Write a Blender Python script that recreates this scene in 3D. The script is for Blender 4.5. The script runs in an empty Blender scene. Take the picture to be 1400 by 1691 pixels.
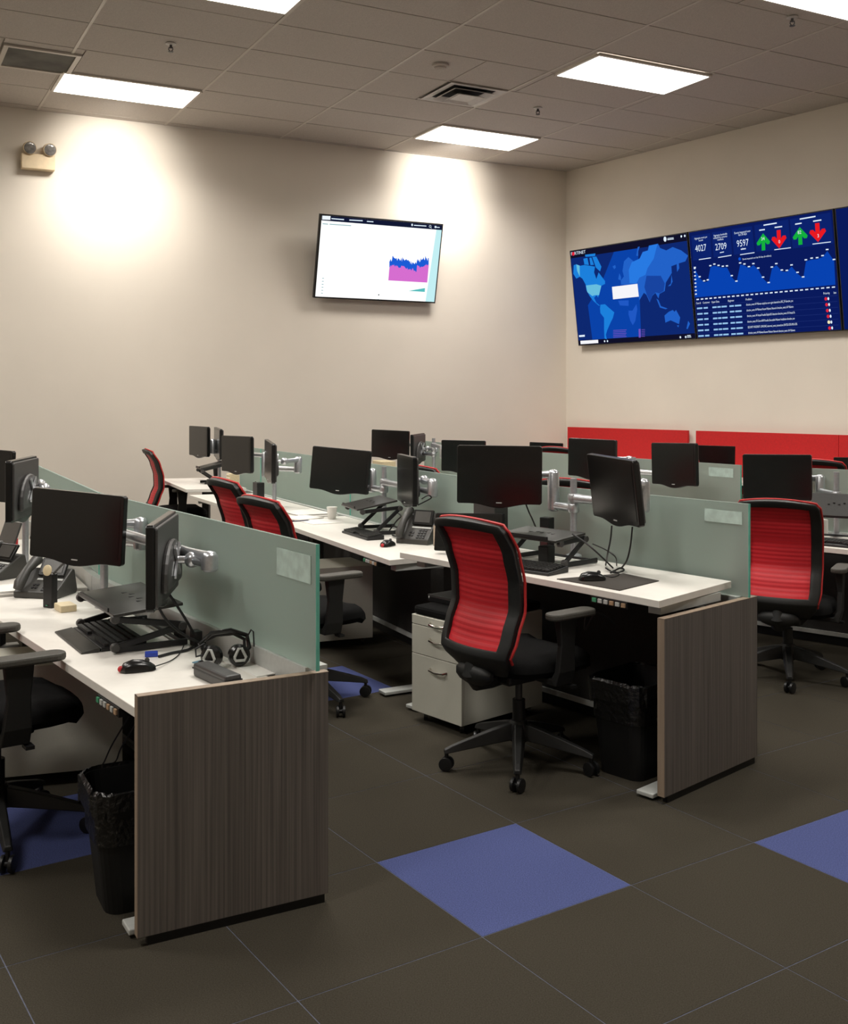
import bpy, math, random
from mathutils import Vector, Matrix, Euler
random.seed(7)
SC = bpy.context.scene
COL = SC.collection

# ------------------------------------------------------------------ camera, world, exposure
F = 1750.0          # focal length in pixels of the 1400 wide frame
CH = 1.6            # eye height
HZ = 660.0          # row of the horizon
cam_data = bpy.data.cameras.new('camera')
cam_data.sensor_fit = 'HORIZONTAL'
cam_data.sensor_width = 36.0
cam_data.lens = 36.0 * F / 1400.0
cam_data.shift_y = -(845.5 - HZ) / 1400.0
cam_data.clip_start = 0.05
cam_data.clip_end = 100
cam = bpy.data.objects.new('camera', cam_data)
cam.location = (0, 0, CH)
cam.rotation_euler = (math.radians(90), 0, 0)
COL.objects.link(cam)
SC.camera = cam

world = bpy.data.worlds.new('world')
SC.world = world
world.use_nodes = True
world.node_tree.nodes['Background'].inputs[0].default_value = (0.5, 0.5, 0.5, 1)
world.node_tree.nodes['Background'].inputs[1].default_value = 0.02

EXPO = 0.0
LAMP = 5.0          # radiance of the ceiling light diffusers
TROFFER = 49.0       # watts from each ceiling light's lens, thrown mostly downward
SC.view_settings.view_transform = 'Standard'
SC.view_settings.look = 'None'
SC.view_settings.gamma = 1.0
SC.view_settings.use_curve_mapping = False
SC.view_settings.exposure = EXPO
SCR = 1.0 / (2 ** EXPO)   # screens: display colour -> radiance


# ------------------------------------------------------------------ pixel -> place
def P(px, py, h):
    y = (CH - h) * F / (py - HZ)
    return Vector(((px - 700) / F * y, y, h))


def Q(px, py, y):
    return Vector(((px - 700) / F * y, y, CH - (py - HZ) / F * y))


# ------------------------------------------------------------------ materials
def lin(c):
    return tuple(((v / 255) / 12.92 if v / 255 <= 0.04045 else ((v / 255 + 0.055) / 1.055) ** 2.4) for v in c) + (1.0,)


MATS = {}


def mat(name, rgb, rough=0.5, metal=0.0, spec=0.5, noise=None, bump=None, trans=0.0, coat=0.0):
    if name in MATS:
        return MATS[name]
    m = bpy.data.materials.new(name)
    m.use_nodes = True
    nt = m.node_tree
    b = nt.nodes['Principled BSDF']
    b.inputs['Base Color'].default_value = lin(rgb)
    b.inputs['Roughness'].default_value = rough
    b.inputs['Metallic'].default_value = metal
    b.inputs['Specular IOR Level'].default_value = spec
    b.inputs['Transmission Weight'].default_value = trans
    b.inputs['Coat Weight'].default_value = coat
    if noise:       # (scale vector, amount)
        sc, amt = noise
        tc = nt.nodes.new('ShaderNodeTexCoord')
        mp = nt.nodes.new('ShaderNodeMapping')
        mp.inputs['Scale'].default_value = sc
        nz = nt.nodes.new('ShaderNodeTexNoise')
        nz.inputs['Scale'].default_value = 1.0
        nz.inputs['Detail'].default_value = 4.0
        cr = nt.nodes.new('ShaderNodeValToRGB')
        cr.color_ramp.elements[0].position = 0.3
        cr.color_ramp.elements[1].position = 0.7
        cr.color_ramp.elements[0].color = lin([max(0, v * (1 - amt)) for v in rgb])
        cr.color_ramp.elements[1].color = lin([min(255, v * (1 + amt)) for v in rgb])
        nt.links.new(tc.outputs['Object'], mp.inputs['Vector'])
        nt.links.new(mp.outputs['Vector'], nz.inputs['Vector'])
        nt.links.new(nz.outputs['Fac'], cr.inputs['Fac'])
        nt.links.new(cr.outputs['Color'], b.inputs['Base Color'])
        if bump:
            bp = nt.nodes.new('ShaderNodeBump')
            bp.inputs['Strength'].default_value = bump
            bp.inputs['Distance'].default_value = 0.01
            nt.links.new(nz.outputs['Fac'], bp.inputs['Height'])
            nt.links.new(bp.outputs['Normal'], b.inputs['Normal'])
    MATS[name] = m
    return m


def emit(name, rgb, k=1.0):
    if name in MATS:
        return MATS[name]
    m = bpy.data.materials.new(name)
    m.use_nodes = True
    nt = m.node_tree
    nt.nodes.clear()
    out = nt.nodes.new('ShaderNodeOutputMaterial')
    e = nt.nodes.new('ShaderNodeEmission')
    e.inputs['Color'].default_value = lin(rgb)
    e.inputs['Strength'].default_value = k
    nt.links.new(e.outputs[0], out.inputs[0])
    MATS[name] = m
    return m


M_wall = mat('wall_paint', (232, 223, 210), 0.85, spec=0.2, noise=((1.2, 1.2, 1.2), 0.012))
M_ceil = mat('ceiling_tile_fibre', (196, 188, 180), 0.95, spec=0.1, noise=((160, 160, 160), 0.06), bump=0.15)
M_grid = mat('ceiling_grid_metal', (205, 197, 186), 0.5)
M_carpet = mat('carpet_taupe', (62, 58, 50), 0.97, spec=0.05, noise=((260, 260, 260), 0.16), bump=0.3)
M_carpet_b = mat('carpet_blue', (76, 84, 128), 0.97, spec=0.05, noise=((260, 260, 260), 0.16), bump=0.4)
M_under = mat('carpet_seam', (96, 100, 116), 0.95, spec=0.05, noise=((40, 40, 40), 0.1))
M_white = mat('white_laminate', (232, 228, 220), 0.35, noise=((30, 30, 30), 0.01))
M_ped = mat('pedestal_paint', (205, 203, 190), 0.45, noise=((300, 300, 300), 0.015))
M_lightgrey = mat('light_grey_metal', (188, 190, 186), 0.4, noise=((50, 50, 50), 0.02))
M_wood = mat('taupe_woodgrain', (100, 94, 89), 0.5, noise=((130, 130, 1.4), 0.16), bump=0.05)
M_woodedge = mat('woodgrain_edge', (150, 132, 114), 0.5, noise=((40, 40, 2), 0.08))
M_black = mat('black_plastic', (22, 22, 23), 0.42, noise=((200, 200, 200), 0.1))
M_chairblk = mat('chair_black_plastic', (26, 26, 25), 0.5, noise=((200, 200, 200), 0.1))
M_fabric = mat('black_seat_fabric', (20, 20, 20), 0.95, spec=0.1, noise=((400, 400, 400), 0.3), bump=0.3)
M_dark = mat('dark_charcoal_panel', (42, 40, 38), 0.75, noise=((120, 120, 120), 0.1))
M_screen = mat('dark_screen_glass', (14, 14, 14), 0.22, spec=0.5, noise=((2, 2, 2), 0.05))
M_bezel = mat('glossy_black_bezel', (18, 18, 18), 0.25, noise=((100, 100, 100), 0.05))
M_shell = mat('dark_grey_back_shell', (62, 61, 60), 0.45, noise=((300, 300, 300), 0.08))
M_silver = mat('brushed_silver', (200, 202, 206), 0.3, metal=0.85, noise=((80, 80, 80), 0.03))
M_pole = mat('grey_pole_metal', (176, 178, 182), 0.35, metal=0.6, noise=((80, 80, 80), 0.03))
M_chrome = mat('chrome', (215, 210, 202), 0.15, metal=1.0, noise=((80, 80, 80), 0.02))
M_padarm = mat('arm_pad_grey', (70, 68, 62), 0.6, noise=((200, 200, 200), 0.1))
M_tray = mat('stand_tray_black', (46, 45, 42), 0.35, spec=0.5, noise=((120, 120, 120), 0.06))
M_key = mat('keycap_black', (34, 34, 33), 0.5, noise=((90, 90, 90), 0.1))
M_cable = mat('black_cable', (14, 14, 15), 0.6, noise=((30, 30, 30), 0.1))
M_redpanel = mat('red_acoustic_panel', (196, 22, 26), 0.55, noise=((60, 60, 60), 0.04))
M_redpipe = mat('red_trim', (196, 44, 44), 0.5, noise=((60, 60, 60), 0.05))
M_phone = mat('phone_charcoal', (58, 57, 54), 0.45, noise=((200, 200, 200), 0.06))
M_cream = mat('cream_plastic', (214, 198, 162), 0.5, noise=((60, 60, 60), 0.03))
M_paper = mat('white_paper', (238, 236, 230), 0.8, noise=((30, 30, 30), 0.01))
M_bag = mat('black_bin_liner', (16, 16, 16), 0.28, spec=0.7, noise=((45, 45, 45), 0.3), bump=0.9)
M_bin = mat('black_bin_plastic', (16, 16, 16), 0.55, noise=((90, 90, 90), 0.1))
M_pad = mat('mouse_pad_cloth', (54, 49, 44), 0.9, noise=((300, 300, 300), 0.1))
M_blueplug = mat('blue_plug', (40, 66, 170), 0.5, noise=((60, 60, 60), 0.05))
M_red = mat('red_plastic', (180, 30, 36), 0.5, noise=((60, 60, 60), 0.05))
M_greenb = mat('green_button', (70, 150, 110), 0.5, noise=((60, 60, 60), 0.05))
M_buff = mat('buff_button', (170, 140, 110), 0.5, noise=((60, 60, 60), 0.05))
M_tag = mat('name_card_pale', (186, 206, 198), 0.5, noise=((25, 25, 25), 0.06))
M_grille = mat('filter_grille_grey', (98, 96, 90), 0.9, noise=((3, 3, 3), 0.2))
M_hole = mat('duct_black', (12, 11, 10), 0.9, noise=((30, 30, 30), 0.1))
M_vent = mat('diffuser_white', (205, 200, 194), 0.5, noise=((30, 30, 30), 0.02))
M_lens = mat('lamp_lens_grey', (132, 128, 124), 0.15, metal=0.25, noise=((30, 30, 30), 0.15))
M_tan = mat('tan_plastic', (222, 200, 165), 0.5, noise=((30, 30, 30), 0.02))
M_card = mat('buff_card', (176, 160, 142), 0.6, noise=((30, 30, 30), 0.04))
M_purple = mat('dark_grey_phone_screen', (74, 73, 70), 0.3, noise=((30, 30, 30), 0.04))
M_lamp = emit('ceiling_light_diffuser', (255, 249, 238), LAMP)


def make_glass(name, tint):
    m = bpy.data.materials.new(name)
    m.use_nodes = True
    nt = m.node_tree
    b = nt.nodes['Principled BSDF']
    b.inputs['Base Color'].default_value = lin(tint)
    b.inputs['Roughness'].default_value = 0.6
    b.inputs['IOR'].default_value = 1.25
    b.inputs['Transmission Weight'].default_value = 0.6
    nz = nt.nodes.new('ShaderNodeTexNoise')
    nz.inputs['Scale'].default_value = 400
    bp = nt.nodes.new('ShaderNodeBump')
    bp.inputs['Strength'].default_value = 0.08
    nt.links.new(nz.outputs['Fac'], bp.inputs['Height'])
    nt.links.new(bp.outputs['Normal'], b.inputs['Normal'])
    MATS[name] = m
    return m


M_glass = make_glass('frosted_glass', (184, 200, 192))
M_gedge = mat('glass_edge_teal', (110, 190, 170), 0.25, noise=((20, 20, 20), 0.05))


def make_redmesh():
    m = bpy.data.materials.new('red_chair_mesh')
    m.use_nodes = True
    nt = m.node_tree
    b = nt.nodes['Principled BSDF']
    tc = nt.nodes.new('ShaderNodeTexCoord')
    sp = nt.nodes.new('ShaderNodeSeparateXYZ')
    mu = nt.nodes.new('ShaderNodeMath'); mu.operation = 'MULTIPLY'; mu.inputs[1].default_value = 300.0
    sn = nt.nodes.new('ShaderNodeMath'); sn.operation = 'SINE'
    nz = nt.nodes.new('ShaderNodeTexNoise'); nz.inputs['Scale'].default_value = 9.0
    ad = nt.nodes.new('ShaderNodeMath'); ad.operation = 'ADD'
    cr = nt.nodes.new('ShaderNodeValToRGB')
    cr.color_ramp.elements[0].position = 0.0
    cr.color_ramp.elements[0].color = lin((200, 31, 43))
    cr.color_ramp.elements[1].position = 0.55
    cr.color_ramp.elements[1].color = lin((214, 38, 48))
    nt.links.new(tc.outputs['Object'], sp.inputs[0])
    nt.links.new(sp.outputs['Z'], mu.inputs[0])
    nt.links.new(mu.outputs[0], sn.inputs[0])
    nt.links.new(sn.outputs[0], ad.inputs[0])
    nt.links.new(nz.outputs['Fac'], ad.inputs[1])
    nt.links.new(ad.outputs[0], cr.inputs['Fac'])
    nt.links.new(cr.outputs['Color'], b.inputs['Base Color'])
    b.inputs['Roughness'].default_value = 0.5
    MATS['red_chair_mesh'] = m
    return m


M_redmesh = make_redmesh()


# ------------------------------------------------------------------ mesh builder
def frame_from(d):
    d = Vector(d).normalized()
    up = Vector((0, 0, 1)) if abs(d.z) < 0.95 else Vector((1, 0, 0))
    a = d.cross(up).normalized()
    b = d.cross(a).normalized()
    return a, b


class MB:
    def __init__(self):
        self.v = []
        self.f = []

    def add(self, verts, faces):
        o = len(self.v)
        self.v += [Vector(p) for p in verts]
        self.f += [tuple(i + o for i in fc) for fc in faces]
        return self

    def box(self, c, s, m=None):
        x, y, z = s[0] / 2, s[1] / 2, s[2] / 2
        vs = [Vector((i, j, k)) for k in (-z, z) for j in (-y, y) for i in (-x, x)]
        if m is not None:
            vs = [m @ p for p in vs]
        vs = [p + Vector(c) for p in vs]
        return self.add(vs, [(0, 2, 3, 1), (4, 5, 7, 6), (0, 1, 5, 4), (2, 6, 7, 3), (0, 4, 6, 2), (1, 3, 7, 5)])

    def beam(self, a, b, w, h):
        """square bar from a to b: w sideways, h upward"""
        a, b = Vector(a), Vector(b)
        d = (b - a)
        L = d.length
        d.normalize()
        side = d.cross(Vector((0, 0, 1)))
        if side.length < 1e-4:
            side = Vector((1, 0, 0))
        side.normalize()
        upv = side.cross(d).normalized()
        m = Matrix((d, side, upv)).transposed()
        return self.box((a + b) / 2, (L, w, h), m)

    def prism(self, poly, z0, z1):
        n = len(poly)
        ar = sum(poly[i][0] * poly[(i + 1) % n][1] - poly[(i + 1) % n][0] * poly[i][1] for i in range(n))
        if ar < 0:
            poly = list(reversed(poly))
        vs = [(p[0], p[1], z0) for p in poly] + [(p[0], p[1], z1) for p in poly]
        fs = [tuple(range(n - 1, -1, -1)), tuple(range(n, 2 * n))]
        fs += [(i, (i + 1) % n, n + (i + 1) % n, n + i) for i in range(n)]
        return self.add(vs, fs)

    def extrude(self, poly, y0, y1):
        """outline in x,z extruded along y"""
        n = len(poly)
        ar = sum(poly[i][0] * poly[(i + 1) % n][1] - poly[(i + 1) % n][0] * poly[i][1] for i in range(n))
        if ar < 0:
            poly = list(reversed(poly))
        vs = [(p[0], y0, p[1]) for p in poly] + [(p[0], y1, p[1]) for p in poly]
        fs = [tuple(range(n)), tuple(range(2 * n - 1, n - 1, -1))]
        fs += [((i + 1) % n, i, n + i, n + (i + 1) % n) for i in range(n)]
        return self.add(vs, fs)

    def tube(self, pts, r, n=8, cap=True):
        pts = [Vector(p) for p in pts]
        rs = r if isinstance(r, (list, tuple)) else [r] * len(pts)
        a, b = frame_from(pts[1] - pts[0])
        rings = []
        for i, p in enumerate(pts):
            d = (pts[min(i + 1, len(pts) - 1)] - pts[max(i - 1, 0)])
            if d.length < 1e-7:
                d = Vector((0, 0, 1))
            d.normalize()
            a = (a - d * a.dot(d))
            if a.length < 1e-5:
                a, _ = frame_from(d)
            a.normalize()
            b = d.cross(a)
            rings.append([p + (a * math.cos(2 * math.pi * k / n) + b * math.sin(2 * math.pi * k / n)) * rs[i] for k in range(n)])
        vs = [q for rg in rings for q in rg]
        fs = []
        for i in range(len(pts) - 1):
            for k in range(n):
                fs.append((i * n + k, i * n + (k + 1) % n, (i + 1) * n + (k + 1) % n, (i + 1) * n + k))
        if cap:
            fs.append(tuple(range(n - 1, -1, -1)))
            fs.append(tuple((len(pts) - 1) * n + k for k in range(n)))
        return self.add(vs, fs)

    def lathe(self, c, prof, axis=(0, 0, 1), n=16):
        """prof: (radius, height along axis)"""
        c = Vector(c)
        d = Vector(axis).normalized()
        a, b = frame_from(d)
        vs = []
        for (r, h) in prof:
            for k in range(n):
                t = 2 * math.pi * k / n
                vs.append(c + d * h + (a * math.cos(t) + b * math.sin(t)) * r)
        fs = []
        for i in range(len(prof) - 1):
            for k in range(n):
                fs.append((i * n + k, i * n + (k + 1) % n, (i + 1) * n + (k + 1) % n, (i + 1) * n + k))
        fs.append(tuple(range(n - 1, -1, -1)))
        fs.append(tuple((len(prof) - 1) * n + k for k in range(n)))
        return self.add(vs, fs)

    def ball(self, c, r, n=12, sq=(1, 1, 1)):
        prof = []
        m = 7
        vs = []
        c = Vector(c)
        for i in range(1, m):
            t = math.pi * i / m
            for k in range(n):
                u = 2 * math.pi * k / n
                vs.append(c + Vector((r * math.sin(t) * math.cos(u) * sq[0], r * math.sin(t) * math.sin(u) * sq[1], r * math.cos(t) * sq[2])))
        fs = []
        for i in range(m - 2):
            for k in range(n):
                fs.append((i * n + k, (i + 1) * n + k, (i + 1) * n + (k + 1) % n, i * n + (k + 1) % n))
        fs.append(tuple(range(n)))
        fs.append(tuple((m - 2) * n + k for k in range(n - 1, -1, -1)))
        return self.add(vs, fs)

    def build(self, name, m, parent=None, bevel=0.0, smooth=False, world=None, sub=0):
        """world: parent location to take off when the shape was given in room coordinates"""
        off = Vector(world) if world is not None else Vector((0, 0, 0))
        me = bpy.data.meshes.new(name)
        me.from_pydata([tuple(p - off) for p in self.v], [], self.f)
        me.materials.append(m)
        me.update()
        if smooth:
            for p in me.polygons:
                p.use_smooth = True
        o = bpy.data.objects.new(name, me)
        COL.objects.link(o)
        if parent is not None:
            o.parent = parent
        if bevel:
            bm = o.modifiers.new('bevel', 'BEVEL')
            bm.width = bevel
            bm.segments = 2
            bm.limit_method = 'ANGLE'
        if sub:
            s = o.modifiers.new('subsurf', 'SUBSURF')
            s.levels = sub
            s.render_levels = sub
        if smooth and not sub:
            es = o.modifiers.new('edges', 'EDGE_SPLIT')
            es.split_angle = math.radians(40)
        return o


def tag(o, label, cat, group=None):
    o['label'] = label
    o['category'] = cat
    if group:
        o['group'] = group
    return o


def empty(name, loc, rot=(0, 0, 0), label=None, cat=None, group=None):
    o = bpy.data.objects.new(name, None)
    o.location = loc
    o.rotation_euler = rot
    o.empty_display_size = 0.1
    COL.objects.link(o)
    if label:
        tag(o, label, cat, group)
    return o


def struct(name, mb, m, parent=None, **k):
    o = mb.build(name, m, parent, **k)
    if parent is None:
        o['kind'] = 'structure'
    return o


def link_copy(o, parent, matrix=None):
    c = o.copy()
    COL.objects.link(c)
    c.parent = parent
    for ch in o.children:
        link_copy(ch, c)
    return c


def copy_thing(root, loc, rz, label, group=None, drop=0.0, base=None):
    r = root.copy()
    COL.objects.link(r)
    r.location = loc
    r.rotation_euler = (0, 0, rz)
    r['label'] = label
    if group:
        r['group'] = group
    for ch in list(root.children):
        c = link_copy(ch, r)
        if ch.name.startswith('base_') and base is not None:
            c.rotation_euler = (0, 0, base - rz)
        elif not ch.name.startswith(('base_', 'column')):
            c.location.z -= drop
    return r


def rrect(w, h, r, n=4, cx=0, cz=0):
    pts = []
    for (sx, sz, a0) in ((1, 1, 0), (-1, 1, 90), (-1, -1, 180), (1, -1, 270)):
        for k in range(n + 1):
            a = math.radians(a0 + 90 * k / n)
            pts.append((cx + sx * (w / 2 - r) + r * math.cos(a), cz + sz * (h / 2 - r) + r * math.sin(a)))
    return pts


def clip_poly(poly, clip):
    """Sutherland-Hodgman, clip is convex and counter-clockwise"""
    out = list(poly)
    n = len(clip)
    for i in range(n):
        a, b = clip[i], clip[(i + 1) % n]
        inp, out = out, []
        def side(p): return (b[0] - a[0]) * (p[1] - a[1]) - (b[1] - a[1]) * (p[0] - a[0])
        for j in range(len(inp)):
            p, q = inp[j], inp[(j + 1) % len(inp)]
            sp, sq = side(p), side(q)
            if sp >= 0:
                out.append(p)
            if (sp >= 0) != (sq >= 0):
                t = sp / (sp - sq)
                out.append((p[0] + (q[0] - p[0]) * t, p[1] + (q[1] - p[1]) * t))
        if not out:
            return []
    return out


# ------------------------------------------------------------------ room shell
H = 4.63
CORNER = Vector((1.89, 14.1, 0))
DL = Vector((-0.8935, -0.4490, 0))       # along the left wall, away from the corner
DR = Vector((0.5930, -0.8052, 0))        # along the right wall, away from the corner
LEND = CORNER + DL * 13.0
REND = CORNER + DR * 13.5
SEND = LEND + Vector((0.449, -0.8935, 0)) * 13.5
ROOM = [(SEND.x, SEND.y), (REND.x, REND.y), (CORNER.x, CORNER.y), (LEND.x, LEND.y)]   # counter-clockwise


def wall(name, a, b):
    d = (b - a).normalized()
    n = Vector((d.y, -d.x, 0))
    mid = Vector((sum(p[0] for p in ROOM) / 4, sum(p[1] for p in ROOM) / 4, 0))
    if (mid - a).dot(n) > 0:
        n = -n
    m = MB()
    e = d * 0.12
    m.prism([(a - e)[:2], (b + e)[:2], (b + e + n * 0.12)[:2], (a - e + n * 0.12)[:2]], 0, H + 0.06)
    struct(name, m, M_wall)


wall('wall_left', CORNER, LEND)
wall('wall_right', REND, CORNER)
wall('wall_behind', SEND, REND)
wall('wall_side', LEND, SEND)

fl = struct('floor', MB().prism(ROOM, -0.1, -0.001), M_under)
ce = struct('ceiling', MB().prism(ROOM, H + 0.02, H + 0.1), M_ceil)

# carpet tiles -----------------------------------------------------
TA = math.radians(33.5)
TS = 0.61
TU = Vector((math.cos(TA), math.sin(TA), 0))
TV_ = Vector((math.sin(TA), -math.cos(TA), 0))
T0 = Vector((-0.163, 3.665, 0))
BLUE = {(0, 0), (2, 1), (1, -4), (-2, -2), (5, -3), (4, 3)}
g = 0.0018
tile_me = {}
ins = [(p[0], p[1]) for p in ROOM]
cells = []
for i in range(-34, 34):
    for j in range(-34, 34):
        c = T0 + TU * TS * (i + 0.5) + TV_ * TS * (j + 0.5)
        seen = c.y > 1.6 and abs(c.x) < 0.44 * c.y + 0.45
        cells.append((c.length + (0 if seen else 50), i, j, c))
cells.sort(key=lambda e: e[0])
nb = 0
rest = MB()
for (_, i, j, c) in cells:
    quad = [c + (TU * a + TV_ * b) * (TS / 2 - g) for (a, b) in ((-1, -1), (1, -1), (1, 1), (-1, 1))]
    cl = clip_poly([(q.x, q.y) for q in quad], ins)
    if len(cl) < 3:
        continue
    if nb >= 290:
        rest.prism(cl, -0.0008, 0.0)
        continue
    nb += 1
    m = M_carpet_b if (i, j) in BLUE else M_carpet
    whole = len(cl) == 4 and all(min((Vector((p[0], p[1], 0)) - q).length for q in quad) < 1e-4 for p in cl)
    if whole:
        if m.name not in tile_me:
            o = MB().prism([((q - c).x, (q - c).y) for q in quad], -0.0008, 0.0).build('carpet_tile', m, fl)
            tile_me[m.name] = o.data
        else:
            o = bpy.data.objects.new('carpet_tile', tile_me[m.name])
            COL.objects.link(o)
            o.parent = fl
        o.location = c
    else:
        MB().prism(cl, -0.0008, 0.0).build('carpet_tile', m, fl)

rest.build('carpet_tile_field', M_carpet, fl)['kind'] = 'stuff'

# ceiling grid -----------------------------------------------------
GA = math.radians(28.0)
GU = Vector((math.cos(GA), math.sin(GA), 0))
GV = Vector((math.sin(GA), -math.cos(GA), 0))
CU, CV = 1.33, 0.69
G0 = Vector((-2.91, 10.38, 0))          # middle of the cell that holds the first light


def gcell(i, j):
    return G0 + GU * CU * i + GV * CV * j


LIGHTS = {}
for (i, j) in ((0, 0), (3, 0), (0, 4), (3, 4), (-3, 0), (-3, 4), (-3, 8), (0, 8), (3, 8), (0, 12), (3, 12), (6, 8), (6, 4), (6, 12), (-3, 12)):
    LIGHTS[(i, j)] = gcell(i, j)
LIGHTS[(3, 8)] = Vector((3.22, 7.98, 0))
LIGHTS[(3, 4)] = Vector((1.95, 9.88, 0))
LIGHTS[(0, 4)] = Vector((-1.50, 7.70, 0))
openings = [(c, CU / 2, CV / 2) for c in LIGHTS.values()]
VENT_R = Vector((-3.44, 9.45, 0))
VENT_D = Vector((0.39, 10.52, 0))
openings += [(VENT_R, 0.33, 0.33), (VENT_D, 0.33, 0.33)]


def rect(c, hu, hv):
    return [c + GU * a * hu + GV * b * hv for (a, b) in ((-1, -1), (1, -1), (1, 1), (-1, 1))]


def to2(ps):
    return [(p.x, p.y) for p in ps]


for i in range(-9, 10):
    for j in range(-6, 22):
        c = gcell(i, j)
        # cut the cell around openings: test overlap
        skip = False
        for (oc, hu, hv) in openings:
            d = oc - c
            if abs(d.dot(GU)) < CU / 2 + hu - 0.02 and abs(d.dot(GV)) < CV / 2 + hv - 0.02:
                skip = True
        pieces = [(c, CU / 2 - 0.012, CV / 2 - 0.012)]
        if skip:
            pieces = []
            # split the cell into a 16 x 8 raster of strips kept free of the openings
            for (oc, hu, hv) in openings:
                d = oc - c
                du, dv = d.dot(GU), d.dot(GV)
                if abs(du) < CU / 2 + hu - 0.02 and abs(dv) < CV / 2 + hv - 0.02:
                    u0, u1 = -CU / 2, CU / 2
                    v0, v1 = -CV / 2, CV / 2
                    ou0, ou1 = max(u0, du - hu), min(u1, du + hu)
                    ov0, ov1 = max(v0, dv - hv), min(v1, dv + hv)
                    for (a0, a1, b0, b1) in ((u0, ou0, v0, v1), (ou1, u1, v0, v1), (ou0, ou1, v0, ov0), (ou0, ou1, ov1, v1)):
                        if a1 - a0 > 0.05 and b1 - b0 > 0.05:
                            pieces.append((c + GU * (a0 + a1) / 2 + GV * (b0 + b1) / 2, (a1 - a0) / 2 - 0.006, (b1 - b0) / 2 - 0.006))
                    break
        for (pc, hu, hv) in pieces:
            cl = clip_poly(to2(rect(pc, hu, hv)), ROOM)
            if len(cl) >= 3:
                MB().prism(cl, H + 0.004, H + 0.02).build('ceiling_tile', M_ceil, ce)
for i in range(-9, 11):
    a = gcell(i, -8) - GU * CU / 2
    b = gcell(i, 24) - GU * CU / 2
    strip = clip_poly(to2([a - GU * 0.012, a + GU * 0.012, b + GU * 0.012, b - GU * 0.012]), ROOM)
    if len(strip) >= 3:
        MB().prism(strip, H, H + 0.012).build('grid_bar', M_grid, ce)
for j in range(-6, 22):
    a = gcell(-10, j) - GV * CV / 2
    b = gcell(11, j) - GV * CV / 2
    strip = clip_poly(to2([a - GV * 0.006, a + GV * 0.006, b + GV * 0.006, b - GV * 0.006]), ROOM)
    if len(strip) >= 3:
        MB().prism(strip, H + 0.001, H + 0.012).build('grid_bar', M_ceil, ce)

LIGHT_LABEL = {(0, 0): 'rectangular ceiling light panel beside the grey return grille and above the emergency lamp wall',
               (3, 0): 'rectangular ceiling light panel close above the wall with the single white-screen display',
               (3, 4): 'rectangular ceiling light panel midway out from the video wall corner',
               (0, 4): 'rectangular ceiling light panel one bay behind the sprinkler next to the grille',
               (3, 8): 'rectangular ceiling light panel in front of the video wall beyond the far sprinkler'}
for key, c in LIGHTS.items():
    lab = LIGHT_LABEL.get(key, 'rectangular ceiling light panel in the bays behind the desks in view')
    r = empty('ceiling_light', (c.x, c.y, H - 0.012), (0, 0, GA), lab, 'ceiling light', 'recessed ceiling lights')
    m = MB()
    w, d = CU - 0.03, CV - 0.03
    for (x, y, sx, sy) in ((0, d / 2, w, 0.03), (0, -d / 2, w, 0.03), (w / 2, 0, 0.03, d - 0.03), (-w / 2, 0, 0.03, d - 0.03)):
        m.box((x, y, 0.008), (sx, sy, 0.022))
    m.build('frame', M_grid, r)
    MB().box((0, 0, 0.0), (w - 0.03, d - 0.03, 0.012)).build('diffuser', M_lamp, r)
    al = bpy.data.lights.new('troffer_lamp', 'AREA')
    al.shape = 'RECTANGLE'
    al.size, al.size_y = CU - 0.1, CV - 0.1
    al.energy = TROFFER
    al.color = (1.0, 0.955, 0.895)
    al.spread = math.radians(140)
    ao = bpy.data.objects.new('troffer_lamp', al)
    ao.location = (0, 0, -0.012)
    COL.objects.link(ao)
    ao.parent = r

# spots added at the two lights by the left wall, for its bright pools
for (key, px, py, en) in (((0, 0), 186, 282, 140), ((3, 0), 724, 302, 145)):
    c = LIGHTS[key]
    k = (px - 700) / F
    tt = (-4.38 - k * 10.95) / (k * 3.15 - 6.27)
    tgt = Vector((-4.38 + 6.27 * tt, 10.95 + 3.15 * tt, 0))
    tgt.z = CH + (HZ - py) / F * tgt.y
    ld = bpy.data.lights.new('added_wall_pool_spot', 'SPOT')
    ld.energy = en
    ld.color = (1.0, 0.955, 0.88)
    ld.spot_size = math.radians(84)
    ld.spot_blend = 1.0
    ld.shadow_soft_size = 0.12
    lo = bpy.data.objects.new('added_wall_pool_spot', ld)
    lo.location = (c.x, c.y, H - 0.06)
    lo.rotation_euler = (tgt - Vector(lo.location)).to_track_quat('-Z', 'Y').to_euler()
    COL.objects.link(lo)
# return grille
r = empty('return_grille', (VENT_R.x, VENT_R.y, H - 0.01), (0, 0, GA), 'square grey filter return grille in the ceiling beside a light', 'ceiling vent')
m = MB()
for (x, y, sx, sy) in ((0, 0.3, 0.64, 0.04), (0, -0.3, 0.64, 0.04), (0.3, 0, 0.04, 0.56), (-0.3, 0, 0.04, 0.56)):
    m.box((x, y, 0.006), (sx, sy, 0.02))
m.build('frame', M_grid, r)
MB().box((0, 0, 0.01), (0.57, 0.57, 0.006)).build('filter', M_grille, r)
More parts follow.
